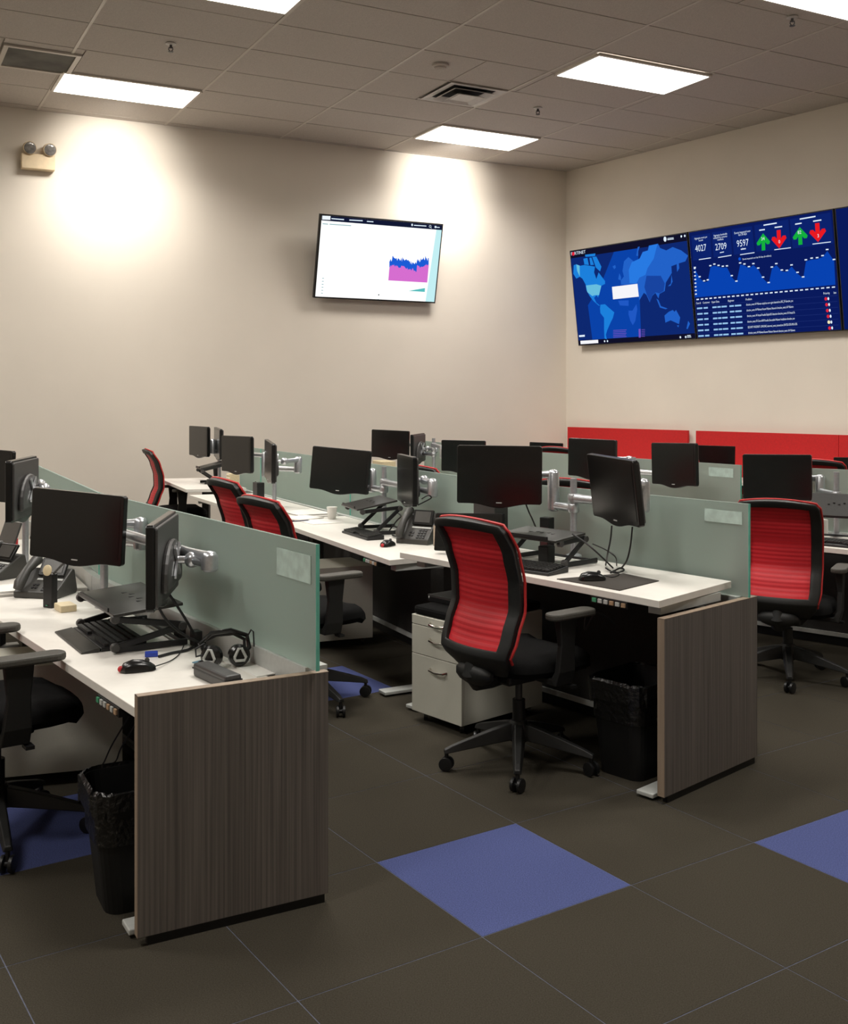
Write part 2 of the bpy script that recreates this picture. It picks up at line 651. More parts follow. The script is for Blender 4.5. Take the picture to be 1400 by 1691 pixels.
# supply diffuser
r = empty('supply_diffuser', (VENT_D.x, VENT_D.y, H - 0.01), (0, 0, GA), 'square stepped white supply air diffuser with open dark duct', 'ceiling vent')
MB().box((0, 0, 0.016), (0.6, 0.6, 0.004)).build('duct_opening', M_hole, r)
def sq_ring(w, wi, z0, z1):
    m = MB()
    a = [(-w, -w), (w, -w), (w, w), (-w, w)]
    b = [(-wi, -wi), (wi, -wi), (wi, wi), (-wi, wi)]
    vs = [(x, y, z0) for x, y in a] + [(x, y, z1) for x, y in b] + [(x, y, z0 + 0.004) for x, y in a] + [(x, y, z1 + 0.004) for x, y in b]
    fs = []
    for k in range(4):
        q = (k + 1) % 4
        fs += [(k, 4 + k, 4 + q, q), (8 + k, 8 + q, 12 + q, 12 + k), (k, q, 8 + q, 8 + k), (4 + k, 12 + k, 12 + q, 4 + q)]
    m.add(vs, fs)
    return m
sq_ring(0.315, 0.235, 0.0, 0.012).build('rim', M_vent, r)
sq_ring(0.23, 0.165, -0.02, 0.01).build('cone_ring', M_vent, r)
m = sq_ring(0.155, 0.10, -0.045, -0.02)
m.box((0, 0, -0.025), (0.21, 0.21, 0.006))
m.build('centre_plate', M_vent, r)

# sprinklers and detector
def sprinkler(px, py, label):
    y = (H - CH) * F / (HZ - py)
    x = (px - 700) / F * y
    r = empty('sprinkler', (x, y, H), (0, 0, 0), label, 'sprinkler', 'ceiling sprinklers')
    MB().lathe((0, 0, 0), [(0.045, 0.0), (0.045, -0.006), (0.025, -0.012)], n=14).build('escutcheon', M_vent, r)
    m = MB().lathe((0, 0, -0.01), [(0.011, 0.0), (0.011, -0.03)], n=8)
    m.tube([(0.014, 0, -0.03), (0.018, 0, -0.05), (0.004, 0, -0.07)], 0.004, 6)
    m.tube([(-0.014, 0, -0.03), (-0.018, 0, -0.05), (-0.004, 0, -0.07)], 0.004, 6)
    m.build('body', M_shell, r)
    MB().lathe((0, 0, -0.068), [(0.022, 0.0), (0.022, -0.004)], n=10).build('deflector', M_shell, r)
sprinkler(282, 72, 'small sprinkler head between the grille and the light behind it')
sprinkler(888, 178, 'small sprinkler head between the supply diffuser and the wall corner')
sprinkler(1308, 28, 'small sprinkler head near the video wall light panel')
y = (H - CH) * F / (HZ - 107)
r = empty('smoke_detector', ((727 - 700) / F * y, y, H), (0, 0, 0), 'pale round smoke detector on the ceiling behind the supply diffuser', 'smoke detector')
MB().lathe((0, 0, 0), [(0.075, 0), (0.075, -0.015), (0.065, -0.02)], n=20).build('base', M_ceil, r)
MB().lathe((0, 0, -0.018), [(0.055, 0), (0.05, -0.02), (0.025, -0.03)], n=20).build('sensor', M_ceil, r)

# ------------------------------------------------------------------ emergency lamp
wn = Vector((0.449, -0.8935, 0))          # left wall normal, into the room
aw = math.atan2(0.449, 0.8935)            # rotation of the left wall (local -Y looks into the room)
c = CORNER + DL * 6.66
y = 11.1
c = Vector(((61.5 - 700) / F * y, y, 0))
t = (c - CORNER).dot(DL)
c = CORNER + DL * t
r = empty('emergency_light', (c.x, c.y, 4.0), (0, 0, aw), 'tan twin-head emergency light on the pale wall', 'emergency light')
MB().box((0, -0.06, 0.075), (0.33, 0.11, 0.155)).build('housing', M_tan, r, bevel=0.006)
for sx in (-0.098, 0.10):
    hd = MB().lathe((sx, -0.04, 0.228), [(0.03, -0.01), (0.058, 0.03), (0.064, 0.09), (0.066, 0.115)], axis=(0.1, -1, -0.25), n=20).build('lamp_head', M_tan, r, smooth=True)
    MB().lathe((sx + 0.0115, -0.155, 0.199), [(0.06, 0.0), (0.05, 0.006), (0.02, 0.009)], axis=(0.1, -1, -0.25), n=20).build('lens', M_lens, hd, smooth=True)
    MB().tube([(sx, -0.05, 0.15), (sx, -0.05, 0.2)], 0.018, 8).build('neck', M_tan, hd)


# ------------------------------------------------------------------ wall displays
def text_obj(name, s, size, m, parent, x, z, yoff, align='LEFT', sx=1.0):
    cu = bpy.data.curves.new(name, 'FONT')
    cu.body = s
    cu.size = size
    cu.align_x = align
    cu.resolution_u = 2
    o = bpy.data.objects.new(name, cu)
    COL.objects.link(o)
    dg = bpy.context.evaluated_depsgraph_get()
    me = bpy.data.meshes.new_from_object(o.evaluated_get(dg))
    bpy.data.objects.remove(o)
    me.transform(Matrix.Translation((x, yoff, z)) @ Matrix.Rotation(math.radians(90), 4, 'X') @ Matrix.Diagonal((sx, 1, 1, 1)))
    me.materials.clear()
    me.materials.append(m)
    o = bpy.data.objects.new(name, me)
    COL.objects.link(o)
    o.parent = parent
    return o


def display(name, label, BL, BR, ztop, zbot, tilt, group=None):
    """BL, BR: bottom corners (room coordinates); local x right, z up, -y out of the wall"""
    BL, BR = Vector(BL), Vector(BR)
    W = (BR - BL).xy.length
    a = math.atan2(BR.y - BL.y, BR.x - BL.x)
    Hh = (ztop - zbot) / math.cos(tilt)
    mid = (BL + BR) / 2
    r = empty(name, (mid.x, mid.y, zbot), (0, 0, 0), label, 'display', group)
    r.rotation_euler = (Matrix.Rotation(a, 3, 'Z') @ Matrix.Rotation(tilt, 3, 'X')).to_euler()
    MB().box((0, 0.03, Hh / 2), (W, 0.05, Hh)).build('housing', M_black, r, bevel=0.004)
    br = MB()
    for sx in (-W * 0.22, W * 0.22):
        br.box((sx, 0.075, Hh * 0.5), (0.05, 0.04, Hh * 0.6))
    br.build('bracket', M_dark, r)
    return r, W, Hh


def poly_part(name, m, parent, polys, y):
    if len(polys) <= 12:
        for p in polys:
            MB().add([(q[0], y, q[1]) for q in p], [tuple(range(len(p)))]).build(name, m, parent)
        return
    mb = MB()
    for p in polys:
        mb.add([(q[0], y, q[1]) for q in p], [tuple(range(len(p)))])
    o = mb.build(name, m, parent)
    o['kind'] = 'stuff'


# white-screen display on the left wall
TW = Vector((-4.38, 10.95, 0)); TWd = Vector((6.27, 3.15, 0))
tl = TW + TWd * 0.486 + wn * 0.10
tr = TW + TWd * 0.714 + wn * 0.10
r, W, Hh = display('wall_display', 'single white-screen display tilted forward high on the pale wall', tl, tr, 3.74, 2.79, -math.radians(13) * -1, None)
def zmap(x, y):       # 5x crop of the picture -> u, v on the display
    yt = 130 + (x - 218) * 0.1048
    yb = 800 + (x - 155) * 0.0657
    v = (y - yt) / (yb - yt)
    xl = 218 - 63 * v
    xr = 1220 - 75 * v
    return ((x - xl) / (xr - xl) - 0.5) * W, (1 - v) * Hh
def zp(pts):
    return [zmap(*p) for p in pts]
b = 0.018
poly_part('screen', emit('screen_white', (250, 252, 250), 1.15 * SCR), r, [[(-W / 2 + b, b), (W / 2 - b, b), (W / 2 - b, Hh - b), (-W / 2 + b, Hh - b)]], 0.0035)
poly_part('menu_bar', emit('screen_navy', (18, 24, 52), SCR), r, [[(-W / 2 + b, Hh - b), (W / 2 - b, Hh - b), (W / 2 - b, Hh - 0.075), (-W / 2 + b, Hh - 0.075)]], 0.002)
poly_part('side_band', emit('screen_cyan', (196, 240, 244), SCR), r, [[(W / 2 - 0.14, b), (W / 2 - b, b), (W / 2 - b, Hh - 0.075), (W / 2 - 0.09, Hh - 0.075)]], 0.002)
poly_part('logo_box', emit('screen_pale', (240, 248, 252), SCR), r, [zp([(232, 145), (295, 150), (293, 180), (230, 176)])], 0.001)
rnd = random.Random(3)
top = []
bot = []
N = 60
def hump(t):
    return 12 * math.sin(t * 9.0) + 8 * math.sin(t * 21)
for k in range(N + 1):
    t = k / N
    x = 760 + 330 * t
    dip = 34 if 0.6 < t < 0.7 else 0
    base = 532 - hump(t) + dip + 0.02 * (x - 760)
    top.append((x, base - rnd.uniform(0, 44)))
    bot.append((x, base + 28 + rnd.uniform(-4, 14)))
poly_part('chart_pink', emit('screen_pink', (214, 110, 208), SCR), r, [zp([(750, 670)] + bot + [(1076, 695)])], 0.001)
poly_part('chart_blue', emit('screen_blue', (28, 92, 214), SCR), r, [zp([top[k], top[k + 1], bot[k + 1], bot[k]]) for k in range(N)], 0.0008)
poly_part('chart_teal', emit('screen_teal', (90, 190, 190), SCR), r, [zp([(915, 758), (1057, 738), (1055, 770)])], 0.001)
dark = emit('screen_grey_text', (110, 160, 170), SCR)
poly_part('text_lines', dark, r, [zp([(232, 206), (275, 210), (275, 216), (232, 212)]), zp([(285, 210), (455, 226), (455, 232), (285, 216)])]
          + [zp([(222 - k * 2, 640 + 24 * k), (236 - k * 2, 641 + 24 * k), (236 - k * 2, 646 + 24 * k), (222 - k * 2, 645 + 24 * k)]) for k in range(6)], 0.001)
poly_part('marker_dots', emit('screen_dark', (20, 40, 50), SCR), r, [zp([(666, 780), (675, 780), (675, 790), (666, 790)]), zp([(661, 820), (670, 820), (670, 828), (661, 828)])], 0.001)
wt = emit('screen_text_white', (225, 240, 255), SCR)
poly_part('menu_words', wt, r, [zp([(302, 166), (400, 176), (399, 184), (301, 174)]), zp([(442, 180), (548, 188), (547, 196), (441, 188)]), zp([(582, 194), (634, 199), (633, 206), (581, 201)]),
                                zp([(968, 234), (1072, 243), (1071, 250), (967, 241)]), zp([(1160, 256), (1186, 258), (1185, 264), (1159, 262)])], 0.001)
def disc(cx, cy, rx, ry, n=12):
    return [(cx + rx * math.cos(2 * math.pi * k / n), cy + ry * math.sin(2 * math.pi * k / n)) for k in range(n)]
def ring(cx, cy, r1, r2, n=14):
    out = []
    for k in range(n):
        a, b2 = 2 * math.pi * k / n, 2 * math.pi * (k + 1) / n
        out.append([(cx + r1 * math.cos(a), cy + r1 * math.sin(a)), (cx + r1 * math.cos(b2), cy + r1 * math.sin(b2)),
                    (cx + r2 * math.cos(b2), cy + r2 * math.sin(b2)), (cx + r2 * math.cos(a), cy + r2 * math.sin(a))])
    return out
poly_part('menu_icons', wt, r, [zp(disc(952, 234, 7, 10)), zp(disc(1150, 256, 9, 9))] + [zp(q) for q in ring(1104, 250, 10, 7)] + [zp([(1110, 257), (1117, 263), (1115, 266), (1108, 259)])], 0.001)

# video wall -------------------------------------------------------
def rw(t):
    return Vector((1.89 + 2.43 * t, 14.1 - 3.3 * t, 0)) + Vector((-0.8052, -0.5930, 0)) * 0.08
TILT = math.radians(7.5)
r, W, Hh = display('video_wall_display', 'blue world map display of the video wall beside the corner', rw(0.075), rw(0.543), 3.525, 2.30, TILT, None)
def zmap1(x, y):
    yt = 232 - (x - 40) * 0.171
    yb = 1235 - (x - 140) * 0.0702
    v = (y - yt) / (yb - yt)
    u = (x - (40 + 100 * v)) / 1210
    return (u - 0.5) * W, (1 - v) * Hh
def zp1(pts):
    return [zmap1(*p) for p in pts]
b = 0.012
poly_part('screen', emit('map_sea', (14, 40, 112), SCR), r, [[(-W / 2 + b, b), (W / 2 - b, b), (W / 2 - b, Hh - b), (-W / 2 + b, Hh - b)]], 0.004)
poly_part('title_bar', emit('map_bar', (16, 16, 40), SCR), r, [[(-W / 2 + b, Hh - b), (W / 2 - b, Hh - b), (W / 2 - b, Hh - 0.10), (-W / 2 + b, Hh - 0.10)], [(-W / 2 + b, b), (W / 2 - b, b), (W / 2 - b, 0.07), (-W / 2 + b, 0.07)]], 0.0025)
poly_part('sea_lanes', emit('map_sea_light', (10, 66, 168), SCR), r, [zp1([(540, 215), (780, 175), (820, 1130), (300, 1165), (250, 800), (400, 560)])], 0.0035)
poly_part('map_canada', emit('map_land_a', (28, 128, 220), SCR), r, [zp1([(90, 380), (120, 370), (165, 385), (210, 375), (330, 390), (320, 450), (345, 520), (370, 450), (400, 490), (440, 540), (440, 570), (400, 590), (390, 600), (375, 680), (365, 715), (345, 690), (320, 720), (345, 770), (385, 800), (370, 800), (310, 750), (270, 700), (235, 640), (225, 580), (190, 520), (160, 500), (120, 520), (85, 470)]),
          zp1([(200, 310), (245, 300), (262, 375), (212, 370)]), zp1([(268, 300), (290, 295), (318, 372), (280, 375)]), zp1([(300, 290), (345, 285), (400, 390), (385, 440), (340, 400)]), zp1([(218, 268), (335, 252), (330, 280), (225, 290)]),
          zp1([(390, 790), (440, 785), (480, 820), (540, 870), (525, 930), (500, 980), (465, 1060), (450, 1110), (460, 1160), (435, 1150), (430, 1050), (430, 930), (390, 880), (385, 830)])], 0.002)
poly_part('map_usa', emit('map_land_b', (104, 190, 222), SCR), r, [zp1([(230, 590), (345, 575), (400, 590), (375, 690), (330, 690), (300, 700), (245, 660)]), zp1([(120, 372), (158, 383), (160, 498), (130, 440)])], 0.0012)
poly_part('map_eurasia', emit('map_land_c', (34, 98, 200), SCR), r, [zp1([(610, 575), (608, 530), (640, 490), (625, 430), (640, 330), (685, 285), (740, 330), (800, 300), (830, 230), (880, 215), (890, 165), (980, 145), (1000, 190), (1060, 215), (1120, 180), (1200, 215), (1265, 270), (1240, 330), (1180, 350), (1110, 380), (1115, 450), (1060, 550), (1050, 640), (1000, 670), (990, 720), (960, 660), (930, 690), (905, 760), (870, 680), (845, 660), (800, 740), (780, 640), (700, 580)]),
          zp1([(765, 270), (780, 180), (800, 175), (785, 225), (785, 275)]), zp1([(580, 520), (592, 455), (610, 495), (607, 530)]), zp1([(520, 385), (548, 370), (555, 395), (538, 415)]), zp1([(1160, 360), (1180, 350), (1185, 400), (1165, 440)]),
          zp1([(1050, 900), (1090, 860), (1130, 840), (1145, 860), (1160, 840), (1200, 920), (1190, 990), (1150, 970), (1110, 950), (1060, 975)]), zp1([(1260, 1040), (1275, 955), (1292, 985), (1272, 1042)]), zp1([(1080, 590), (1108, 560), (1112, 470), (1124, 540), (1105, 585)]),
          zp1([(1170, 1005), (1190, 1002), (1184, 1025)]), zp1([(970, 720), (990, 735), (1015, 800), (1080, 825), (1060, 832), (1005, 815)])], 0.002)
poly_part('map_russia', emit('map_land_d', (40, 122, 226), SCR), r, [zp1([(700, 560), (690, 420), (720, 340), (800, 300), (830, 235), (885, 215), (895, 168), (975, 148), (940, 300), (880, 400), (860, 470), (800, 500), (770, 560)])], 0.0012)
poly_part('map_africa', emit('map_land_e', (32, 88, 196), SCR), r, [zp1([(690, 850), (730, 850), (770, 780), (780, 830), (760, 960), (735, 1005), (710, 960), (690, 890)]), zp1([(580, 745), (690, 740), (690, 800), (600, 795)])], 0.002)
poly_part('map_china', emit('map_land_f', (24, 68, 160), SCR), r, [zp1([(870, 480), (1010, 480), (1050, 560), (1040, 640), (1000, 665), (960, 655), (930, 685), (907, 755), (875, 680), (850, 600)]), zp1([(925, 485), (1015, 480), (990, 530), (940, 520)])], 0.0014)
poly_part('blank_note', emit('screen_note', (246, 246, 250), SCR), r, [zp1([(515, 600), (780, 565), (795, 700), (527, 732)]), zp1([(165, 1180), (365, 1165), (368, 1200), (168, 1216)])], 0.0008)
lz = zmap1(60, 280)
text_obj('logo_text', 'F  RTINET', 0.058, wt, r, lz[0], lz[1], 0.001, sx=1.05)
lz = zmap1(86, 262)
poly_part('logo_mark', emit('logo_red', (226, 40, 60), SCR), r, [disc(lz[0], lz[1], 0.026, 0.024)], 0.0008)
lz = zmap1(1047, 98)
poly_part('corner_lines', wt, r, [zp1([(1070, 88), (1128, 80), (1128, 86), (1070, 94)]), zp1([(1070, 100), (1130, 92), (1130, 100), (1070, 108)])], 0.001)
poly_part('corner_icons', wt, r, [disc(lz[0], lz[1], 0.022, 0.03), disc(*zmap1(1200, 70), 0.012, 0.014), disc(*zmap1(1232, 65), 0.012, 0.014)] + [disc(*zmap1(x, yy), 0.012, 0.013) for x, yy in ((437, 1180), (468, 1178), (1205, 1130), (1255, 1127))], 0.001)
poly_part('legend_lines', emit('legend_purple', (116, 84, 190), SCR), r, [zp1([(530, 1060 + 18 * k), (670 - 6 * (k % 2), 1052 + 18 * k), (670 - 6 * (k % 2), 1058 + 18 * k), (530, 1066 + 18 * k)]) for k in range(5)]
          + [zp1([(795, 1045), (815, 1043), (818, 1135), (798, 1137)])] + [zp1([(825, 1050 + 18 * k), (860, 1048 + 18 * k), (860, 1053 + 18 * k), (825, 1055 + 18 * k)]) for k in range(5)], 0.001)
poly_part('clock_lines', wt, r, [zp1([(150, 1120), (215, 1114), (216, 1134), (151, 1140)]), zp1([(1268, 1108), (1300, 1106), (1301, 1114), (1269, 1116)]), zp1([(1268, 1124), (1305, 1122), (1306, 1130), (1269, 1132)])], 0.001)

# dashboard display
r, W, Hh = display('video_wall_display', 'dashboard display of the video wall showing 4027, arrows and a table', rw(0.5465), rw(0.996), 3.525, 2.30, TILT, None)
def zmap2(x, y):
    yt = 160 - (x - 648) * 0.161
    yb = 687 - (x - 700) * 0.0529
    v = (y - yt) / (yb - yt)
    xl, xr = 648 + 52 * v, 1393 + 10 * v
    return ((x - xl) / (xr - xl) - 0.5) * W, (1 - v) * Hh
def zp2(pts):
    return [zmap2(*p) for p in pts]
poly_part('screen', emit('dash_back', (10, 26, 92), SCR), r, [[(-W / 2 + b, b), (W / 2 - b, b), (W / 2 - b, Hh - b), (-W / 2 + b, Hh - b)]], 0.004)
poly_part('cards', emit('dash_card', (12, 34, 108), SCR), r, [zp2([(668, 180), (775, 163), (782, 285), (678, 300)]), zp2([(785, 160), (885, 145), (893, 268), (793, 282)]), zp2([(893, 142), (1000, 126), (1010, 255), (903, 268)]),
          zp2([(1012, 122), (1182, 92), (1190, 238), (1020, 252)]), zp2([(1190, 92), (1380, 60), (1386, 212), (1198, 236)])], 0.003)
pts = [(688, 340), (715, 385), (740, 405), (760, 400), (775, 330), (797, 322), (820, 328), (843, 332), (865, 330), (890, 378), (914, 405), (935, 315), (957, 320), (980, 333), (1003, 318), (1027, 340), (1050, 385), (1077, 412), (1095, 335), (1117, 318), (1143, 350), (1167, 352), (1190, 325), (1217, 362), (1242, 385), (1258, 300), (1285, 292), (1310, 290), (1335, 280), (1357, 250), (1385, 300)]
def base_y(x):
    return 480 - (x - 690) * 0.0885
poly_part('area_chart', emit('dash_area', (8, 66, 176), SCR), r, [zp2([pts[k], pts[k + 1], (pts[k + 1][0], base_y(pts[k + 1][0])), (pts[k][0], base_y(pts[k][0]))]) for k in range(len(pts) - 1)], 0.002)
dots = []
for (x, yy) in pts:
    dots.append(zp2([(x - 6, yy - 10), (x + 6, yy - 11), (x + 6, yy - 5), (x - 6, yy - 4)]))
for k in range(29):
    x = 697 + 24 * k
    if x < 1390:
        dots.append(zp2([(x, base_y(x) + 8), (x + 14, base_y(x + 14) + 8), (x + 14, base_y(x + 14) + 14), (x, base_y(x) + 14)]))
for k in range(8):
    dots.append(zp2([(682 + k, 335 + 18 * k), (692 + k, 334 + 18 * k), (692 + k, 340 + 18 * k), (682 + k, 341 + 18 * k)]))
poly_part('chart_labels', wt, r, dots, 0.001)
bars = [((686, 192), (760, 180)), ((710, 203), (736, 199)), ((790, 175), (872, 162)), ((790, 188), (872, 174)), ((812, 195), (850, 189)),
        ((1037, 146), (1066, 142)), ((1115, 132), (1152, 127)), ((1215, 116), (1246, 111)), ((1300, 102), (1338, 96)),
        ((711, 294), (778, 284)), ((818, 282), (890, 270)), ((936, 267), (1010, 256)), ((1110, 242), (1190, 232)), ((1292, 215), (1375, 205)),
        ((828, 258), (850, 254)), ((940, 240), (966, 236)), ((1060, 121), (1126, 110)), ((1238, 91), (1312, 78)), ((948, 288), (1105, 268))]
lines = []
for ((x0, y0), (x1, y1)) in bars[9:16]:
    lines.append(zp2([(x0, y0 - 2), (x1, y1 - 2), (x1, y1 + 2), (x0, y0 + 2)]))
for ((x0, y0), (x1, y1)) in bars[5:9] + bars[16:18]:
    lines.append(zp2([(x0, y0 - 3), (x1, y1 - 3), (x1, y1 + 3), (x0, y0 + 3)]))
poly_part('underlines', wt, r, lines, 0.001)
def t2(s, x, y, size, align='LEFT', sx=1.0, m=wt):
    p = zmap2(x, y)
    return text_obj('screen_text', s, size, m, r, p[0], p[1], 0.0008, align, sx)
t2('4027', 723, 252, 0.105, 'CENTER', 0.75)
t2('2709', 835, 243, 0.105, 'CENTER', 0.75)
t2('9597', 951, 225, 0.105, 'CENTER', 0.75)
t2('Aggregate events per', 723, 191, 0.030, 'CENTER', 0.7)
t2('second', 723, 203, 0.030, 'CENTER', 0.7)
t2('Aggregate bandwidth', 832, 174, 0.030, 'CENTER', 0.72)
t2('analyzed by customer', 832, 186, 0.030, 'CENTER', 0.72)
t2('interfaces', 832, 197, 0.030, 'CENTER', 0.72)
t2('Events inspected over', 950, 160, 0.033, 'CENTER', 0.72)
t2('last 30 days', 951, 171, 0.033, 'CENTER', 0.72)
t2('millions', 953, 242, 0.030, 'CENTER', 0.72)
t2('Events inspected over last 30 days (in millions)', 948, 293, 0.026, 'LEFT', 0.75)
poly_part('legend_dot', emit('dash_legend', (10, 80, 210), SCR), r, [disc(*zmap2(933, 288), 0.018, 0.018)], 0.001)
def arrow(cx, cy, s, up):
    k = 1 if up else -1
    a = [(0, 42), (-34, -2), (-30, -14), (-18, -14), (-9, -2), (-9, -42), (9, -42), (9, -2), (18, -14), (30, -14), (34, -2)]
    return zp2([(cx + x * s, cy - k * z * s - x * s * 0.13) for (x, z) in a])
poly_part('up_arrow', emit('arrow_green', (20, 176, 62), SCR), r, [arrow(1056, 203, 1.0, True), arrow(1236, 174, 1.04, True)], 0.0015)
poly_part('down_arrow', emit('arrow_red', (232, 26, 34), SCR), r, [arrow(1134, 190, 1.08, False), arrow(1318, 158, 1.12, False)], 0.0015)
t2('34', 1055, 195, 0.05, 'CENTER', 0.9)
t2('0', 1136, 210, 0.05, 'CENTER', 0.9)
t2('82', 1234, 164, 0.05, 'CENTER', 0.9)
t2('3', 1320, 182, 0.05, 'CENTER', 0.9)
def row_y(x, k):
    return 505 + 27.5 * k - (x - 700) * (0.0735 - 0.003 * k)
for (s, x) in (('Case #', 695), ('Customer', 732), ('Open Date', 780), ('Engineer', 868), ('Problem', 960), ('Priority', 1330), ('Status', 1375)):
    t2(s, x, row_y(x, 0) + 8, 0.032, 'LEFT', 0.75 if x < 1370 else 0.4)
cellb = []
grid = []
for k in range(1, 7):
    for (x0, x1) in ((698, 728), (735, 758), (783, 806), (810, 828), (832, 860), (874, 897), (902, 935)):
        cellb.append(zp2([(x0 + 1.6 * k, row_y(x0, k) - 2), (x1 + 1.6 * k, row_y(x1, k) - 2), (x1 + 1.6 * k, row_y(x1, k) + 6), (x0 + 1.6 * k, row_y(x0, k) + 6)]))
    grid.append(zp2([(690, row_y(690, k) - 12), (1390, row_y(1390, k) - 12), (1390, row_y(1390, k) - 11), (690, row_y(690, k) - 11)]))
poly_part('table_cells', emit('dash_cell', (150, 196, 236), SCR), r, cellb, 0.001)
poly_part('table_rules', emit('dash_rule', (40, 60, 130), SCR), r, grid, 0.002)
for k, s in enumerate(('directive_event: AV Malware suspicious user agent detected on SRC_IP directive_eve', 'directive_event: AV Malware Known Malware Network directive_event: AV Malware',
                       'directive_event: AV Attack Possible Exploit/ID detection directive_event: AV Attack Pa', 'directive_event: ET-Cisco-AMP Possible Executable Malware Installation directive_eve',
                       'SECURITY INCIDENT: CHRONIC abnormal_event_transactions DNTSS-CIFS-IMO-CIFS', 'directive_event: AV Malware Known Malware Network directive_event: AV Malware')):
    t2(s, 962 + 1.6 * k, row_y(962, k + 1) + 6, 0.034, 'LEFT', 0.50)
poly_part('priority_dots', emit('dash_red', (224, 40, 60), SCR), r, [disc(*zmap2(1338 + 2 * k, row_y(1338, k) + 1), 0.016, 0.018) for k in (1, 2, 3, 4, 6)], 0.001)
poly_part('priority_dot_pale', emit('dash_yellow', (244, 236, 190), SCR), r, [disc(*zmap2(1348, row_y(1348, 5) + 1), 0.016, 0.018)], 0.001)
poly_part('priority_numbers', wt, r, [disc(*zmap2(1349 + 2 * k, row_y(1349, k) + 1), 0.010, 0.016) for k in range(1, 7)], 0.0008)
# next display of the wall, mostly out of frame
r, W, Hh = display('video_wall_display', 'third display of the video wall continuing past the dashboard display', rw(0.9995), rw(1.45), 3.525, 2.30, TILT, None)
poly_part('screen', emit('dash_back', (10, 26, 92), SCR), r, [[(-W / 2 + b, b), (W / 2 - b, b), (W / 2 - b, Hh - b), (-W / 2 + b, Hh - b)]], 0.004)


# ------------------------------------------------------------------ furniture helpers
def V2(p):
    return Vector((p[0], p[1], 0))


def quad_offset(A, B, inward, w):
    pass


def standing_desk(label, FR, FL, BR, BL, h, group='white sit-stand desks', ctrl=True, f0=-0.02, s0=0.06):
    FR, FL, BR, BL = V2(FR), V2(FL), V2(BR), V2(BL)
    c = (FR + FL + BR + BL) / 4
    r = empty('standing_desk', c, (0, 0, 0), label, 'desk', group)
    w = (c.x, c.y, 0)
    MB().prism([FR[:2], BR[:2], BL[:2], FL[:2]], h - 0.03, h).build('desk_top', M_white, r, bevel=0.002, world=w)
    dep = ((BR - FR) + (BL - FL)).normalized()
    D = (BR - FR).length
    row = (FL - FR).normalized()
    L = (FL - FR).length
    for s in (s0, L - 0.12):
        foot = FR + row * s + (FR * 0)
        base = foot + dep * max(D * 0.55, f0 + 0.15)
        lg = MB().box((0, 0, 0), (0.001, 0.001, 0.001)) if False else MB()
        lg.beam(base + Vector((0, 0, 0.028)), base + Vector((0, 0, h - 0.07)), 0.07, 0.09)
        lg.build('leg', M_dark, r, world=w)
        ft = MB()
        ft.beam(foot + dep * f0 + Vector((0, 0, 0.019)), foot + dep * (D * 0.78) + Vector((0, 0, 0.019)), 0.08, 0.018)
        ft.build('foot', M_lightgrey, r, bevel=0.004, world=w)
        gl = MB()
        for q in (f0 + 0.04, D * 0.74):
            pnt = foot + dep * q
            gl.lathe((pnt.x, pnt.y, 0.0), [(0.022, 0.0), (0.022, 0.01)], n=10)
        gl.build('glide', M_dark, r, world=w)
        br = MB()
        br.beam(foot + dep * max(0.05, f0) + Vector((0, 0, h - 0.05)), foot + dep * (D * 0.8) + Vector((0, 0, h - 0.05)), 0.06, 0.035)
        br.build('bracket', M_lightgrey, r, world=w)
    a = FR + row * 0.12 + dep * (D * 0.55)
    b_ = FR + row * (L - 0.28) + dep * (D * 0.55)
    MB().beam(a + Vector((0, 0, h - 0.06)), b_ + Vector((0, 0, h - 0.06)), 0.05, 0.05).build('crossbar', M_dark, r, world=w)
    if ctrl:
        p0 = FR + row * 0.16 + dep * 0.02
        p1 = FR + row * 0.36 + dep * 0.02
        cp = MB().beam(p0 + Vector((0, 0, h - 0.045)), p1 + Vector((0, 0, h - 0.045)), 0.05, 0.028).build('control_panel', M_black, r, world=w)
        for k, mm in enumerate((M_buff, M_lightgrey, M_buff, M_lightgrey, M_lightgrey, M_greenb)):
            q = FR + row * (0.18 + 0.032 * k) - dep * 0.008 + Vector((0, 0, h - 0.045))
            MB().beam(q - row * 0.010, q + row * 0.010, 0.006, 0.016).build('button', mm, cp, world=w)
    return r


def end_panel(label, A, B, top, thick=0.032, side=1):
    """A near corner, B far corner of the outer face; thickness runs behind it along the row"""
    A, B = V2(A), V2(B)
    d = (B - A).normalized()
    n = Vector((-d.y, d.x, 0)) * side
    c = (A + B) / 2
    r = empty('end_panel', c, (0, 0, 0), label, 'panel', 'woodgrain desk end panels')
    w = (c.x, c.y, 0)
    MB().prism([A[:2], B[:2], (B + n * thick)[:2], (A + n * thick)[:2]], 0.03, top - 0.002).build('board', M_wood, r, world=w)
    e = 0.0015
    eb = MB()
    eb.prism([(A - d * e)[:2], (A + d * 0.0005)[:2], (A + d * 0.0005 + n * thick)[:2], (A - d * e + n * thick)[:2]], 0.03, top)
    eb.prism([(A - d * e)[:2], (B + d * e)[:2], (B + d * e + n * thick)[:2], (A - d * e + n * thick)[:2]], top - 0.002, top)
    eb.build('edge_band', M_woodedge, r, world=w)
    MB().prism([(A + d * 0.03 + n * 0.006)[:2], (B - d * 0.01 + n * 0.006)[:2], (B - d * 0.01 + n * 0.028)[:2], (A + d * 0.03 + n * 0.028)[:2]], 0.0, 0.03).build('base_strip', M_black, r, world=w)
    return r


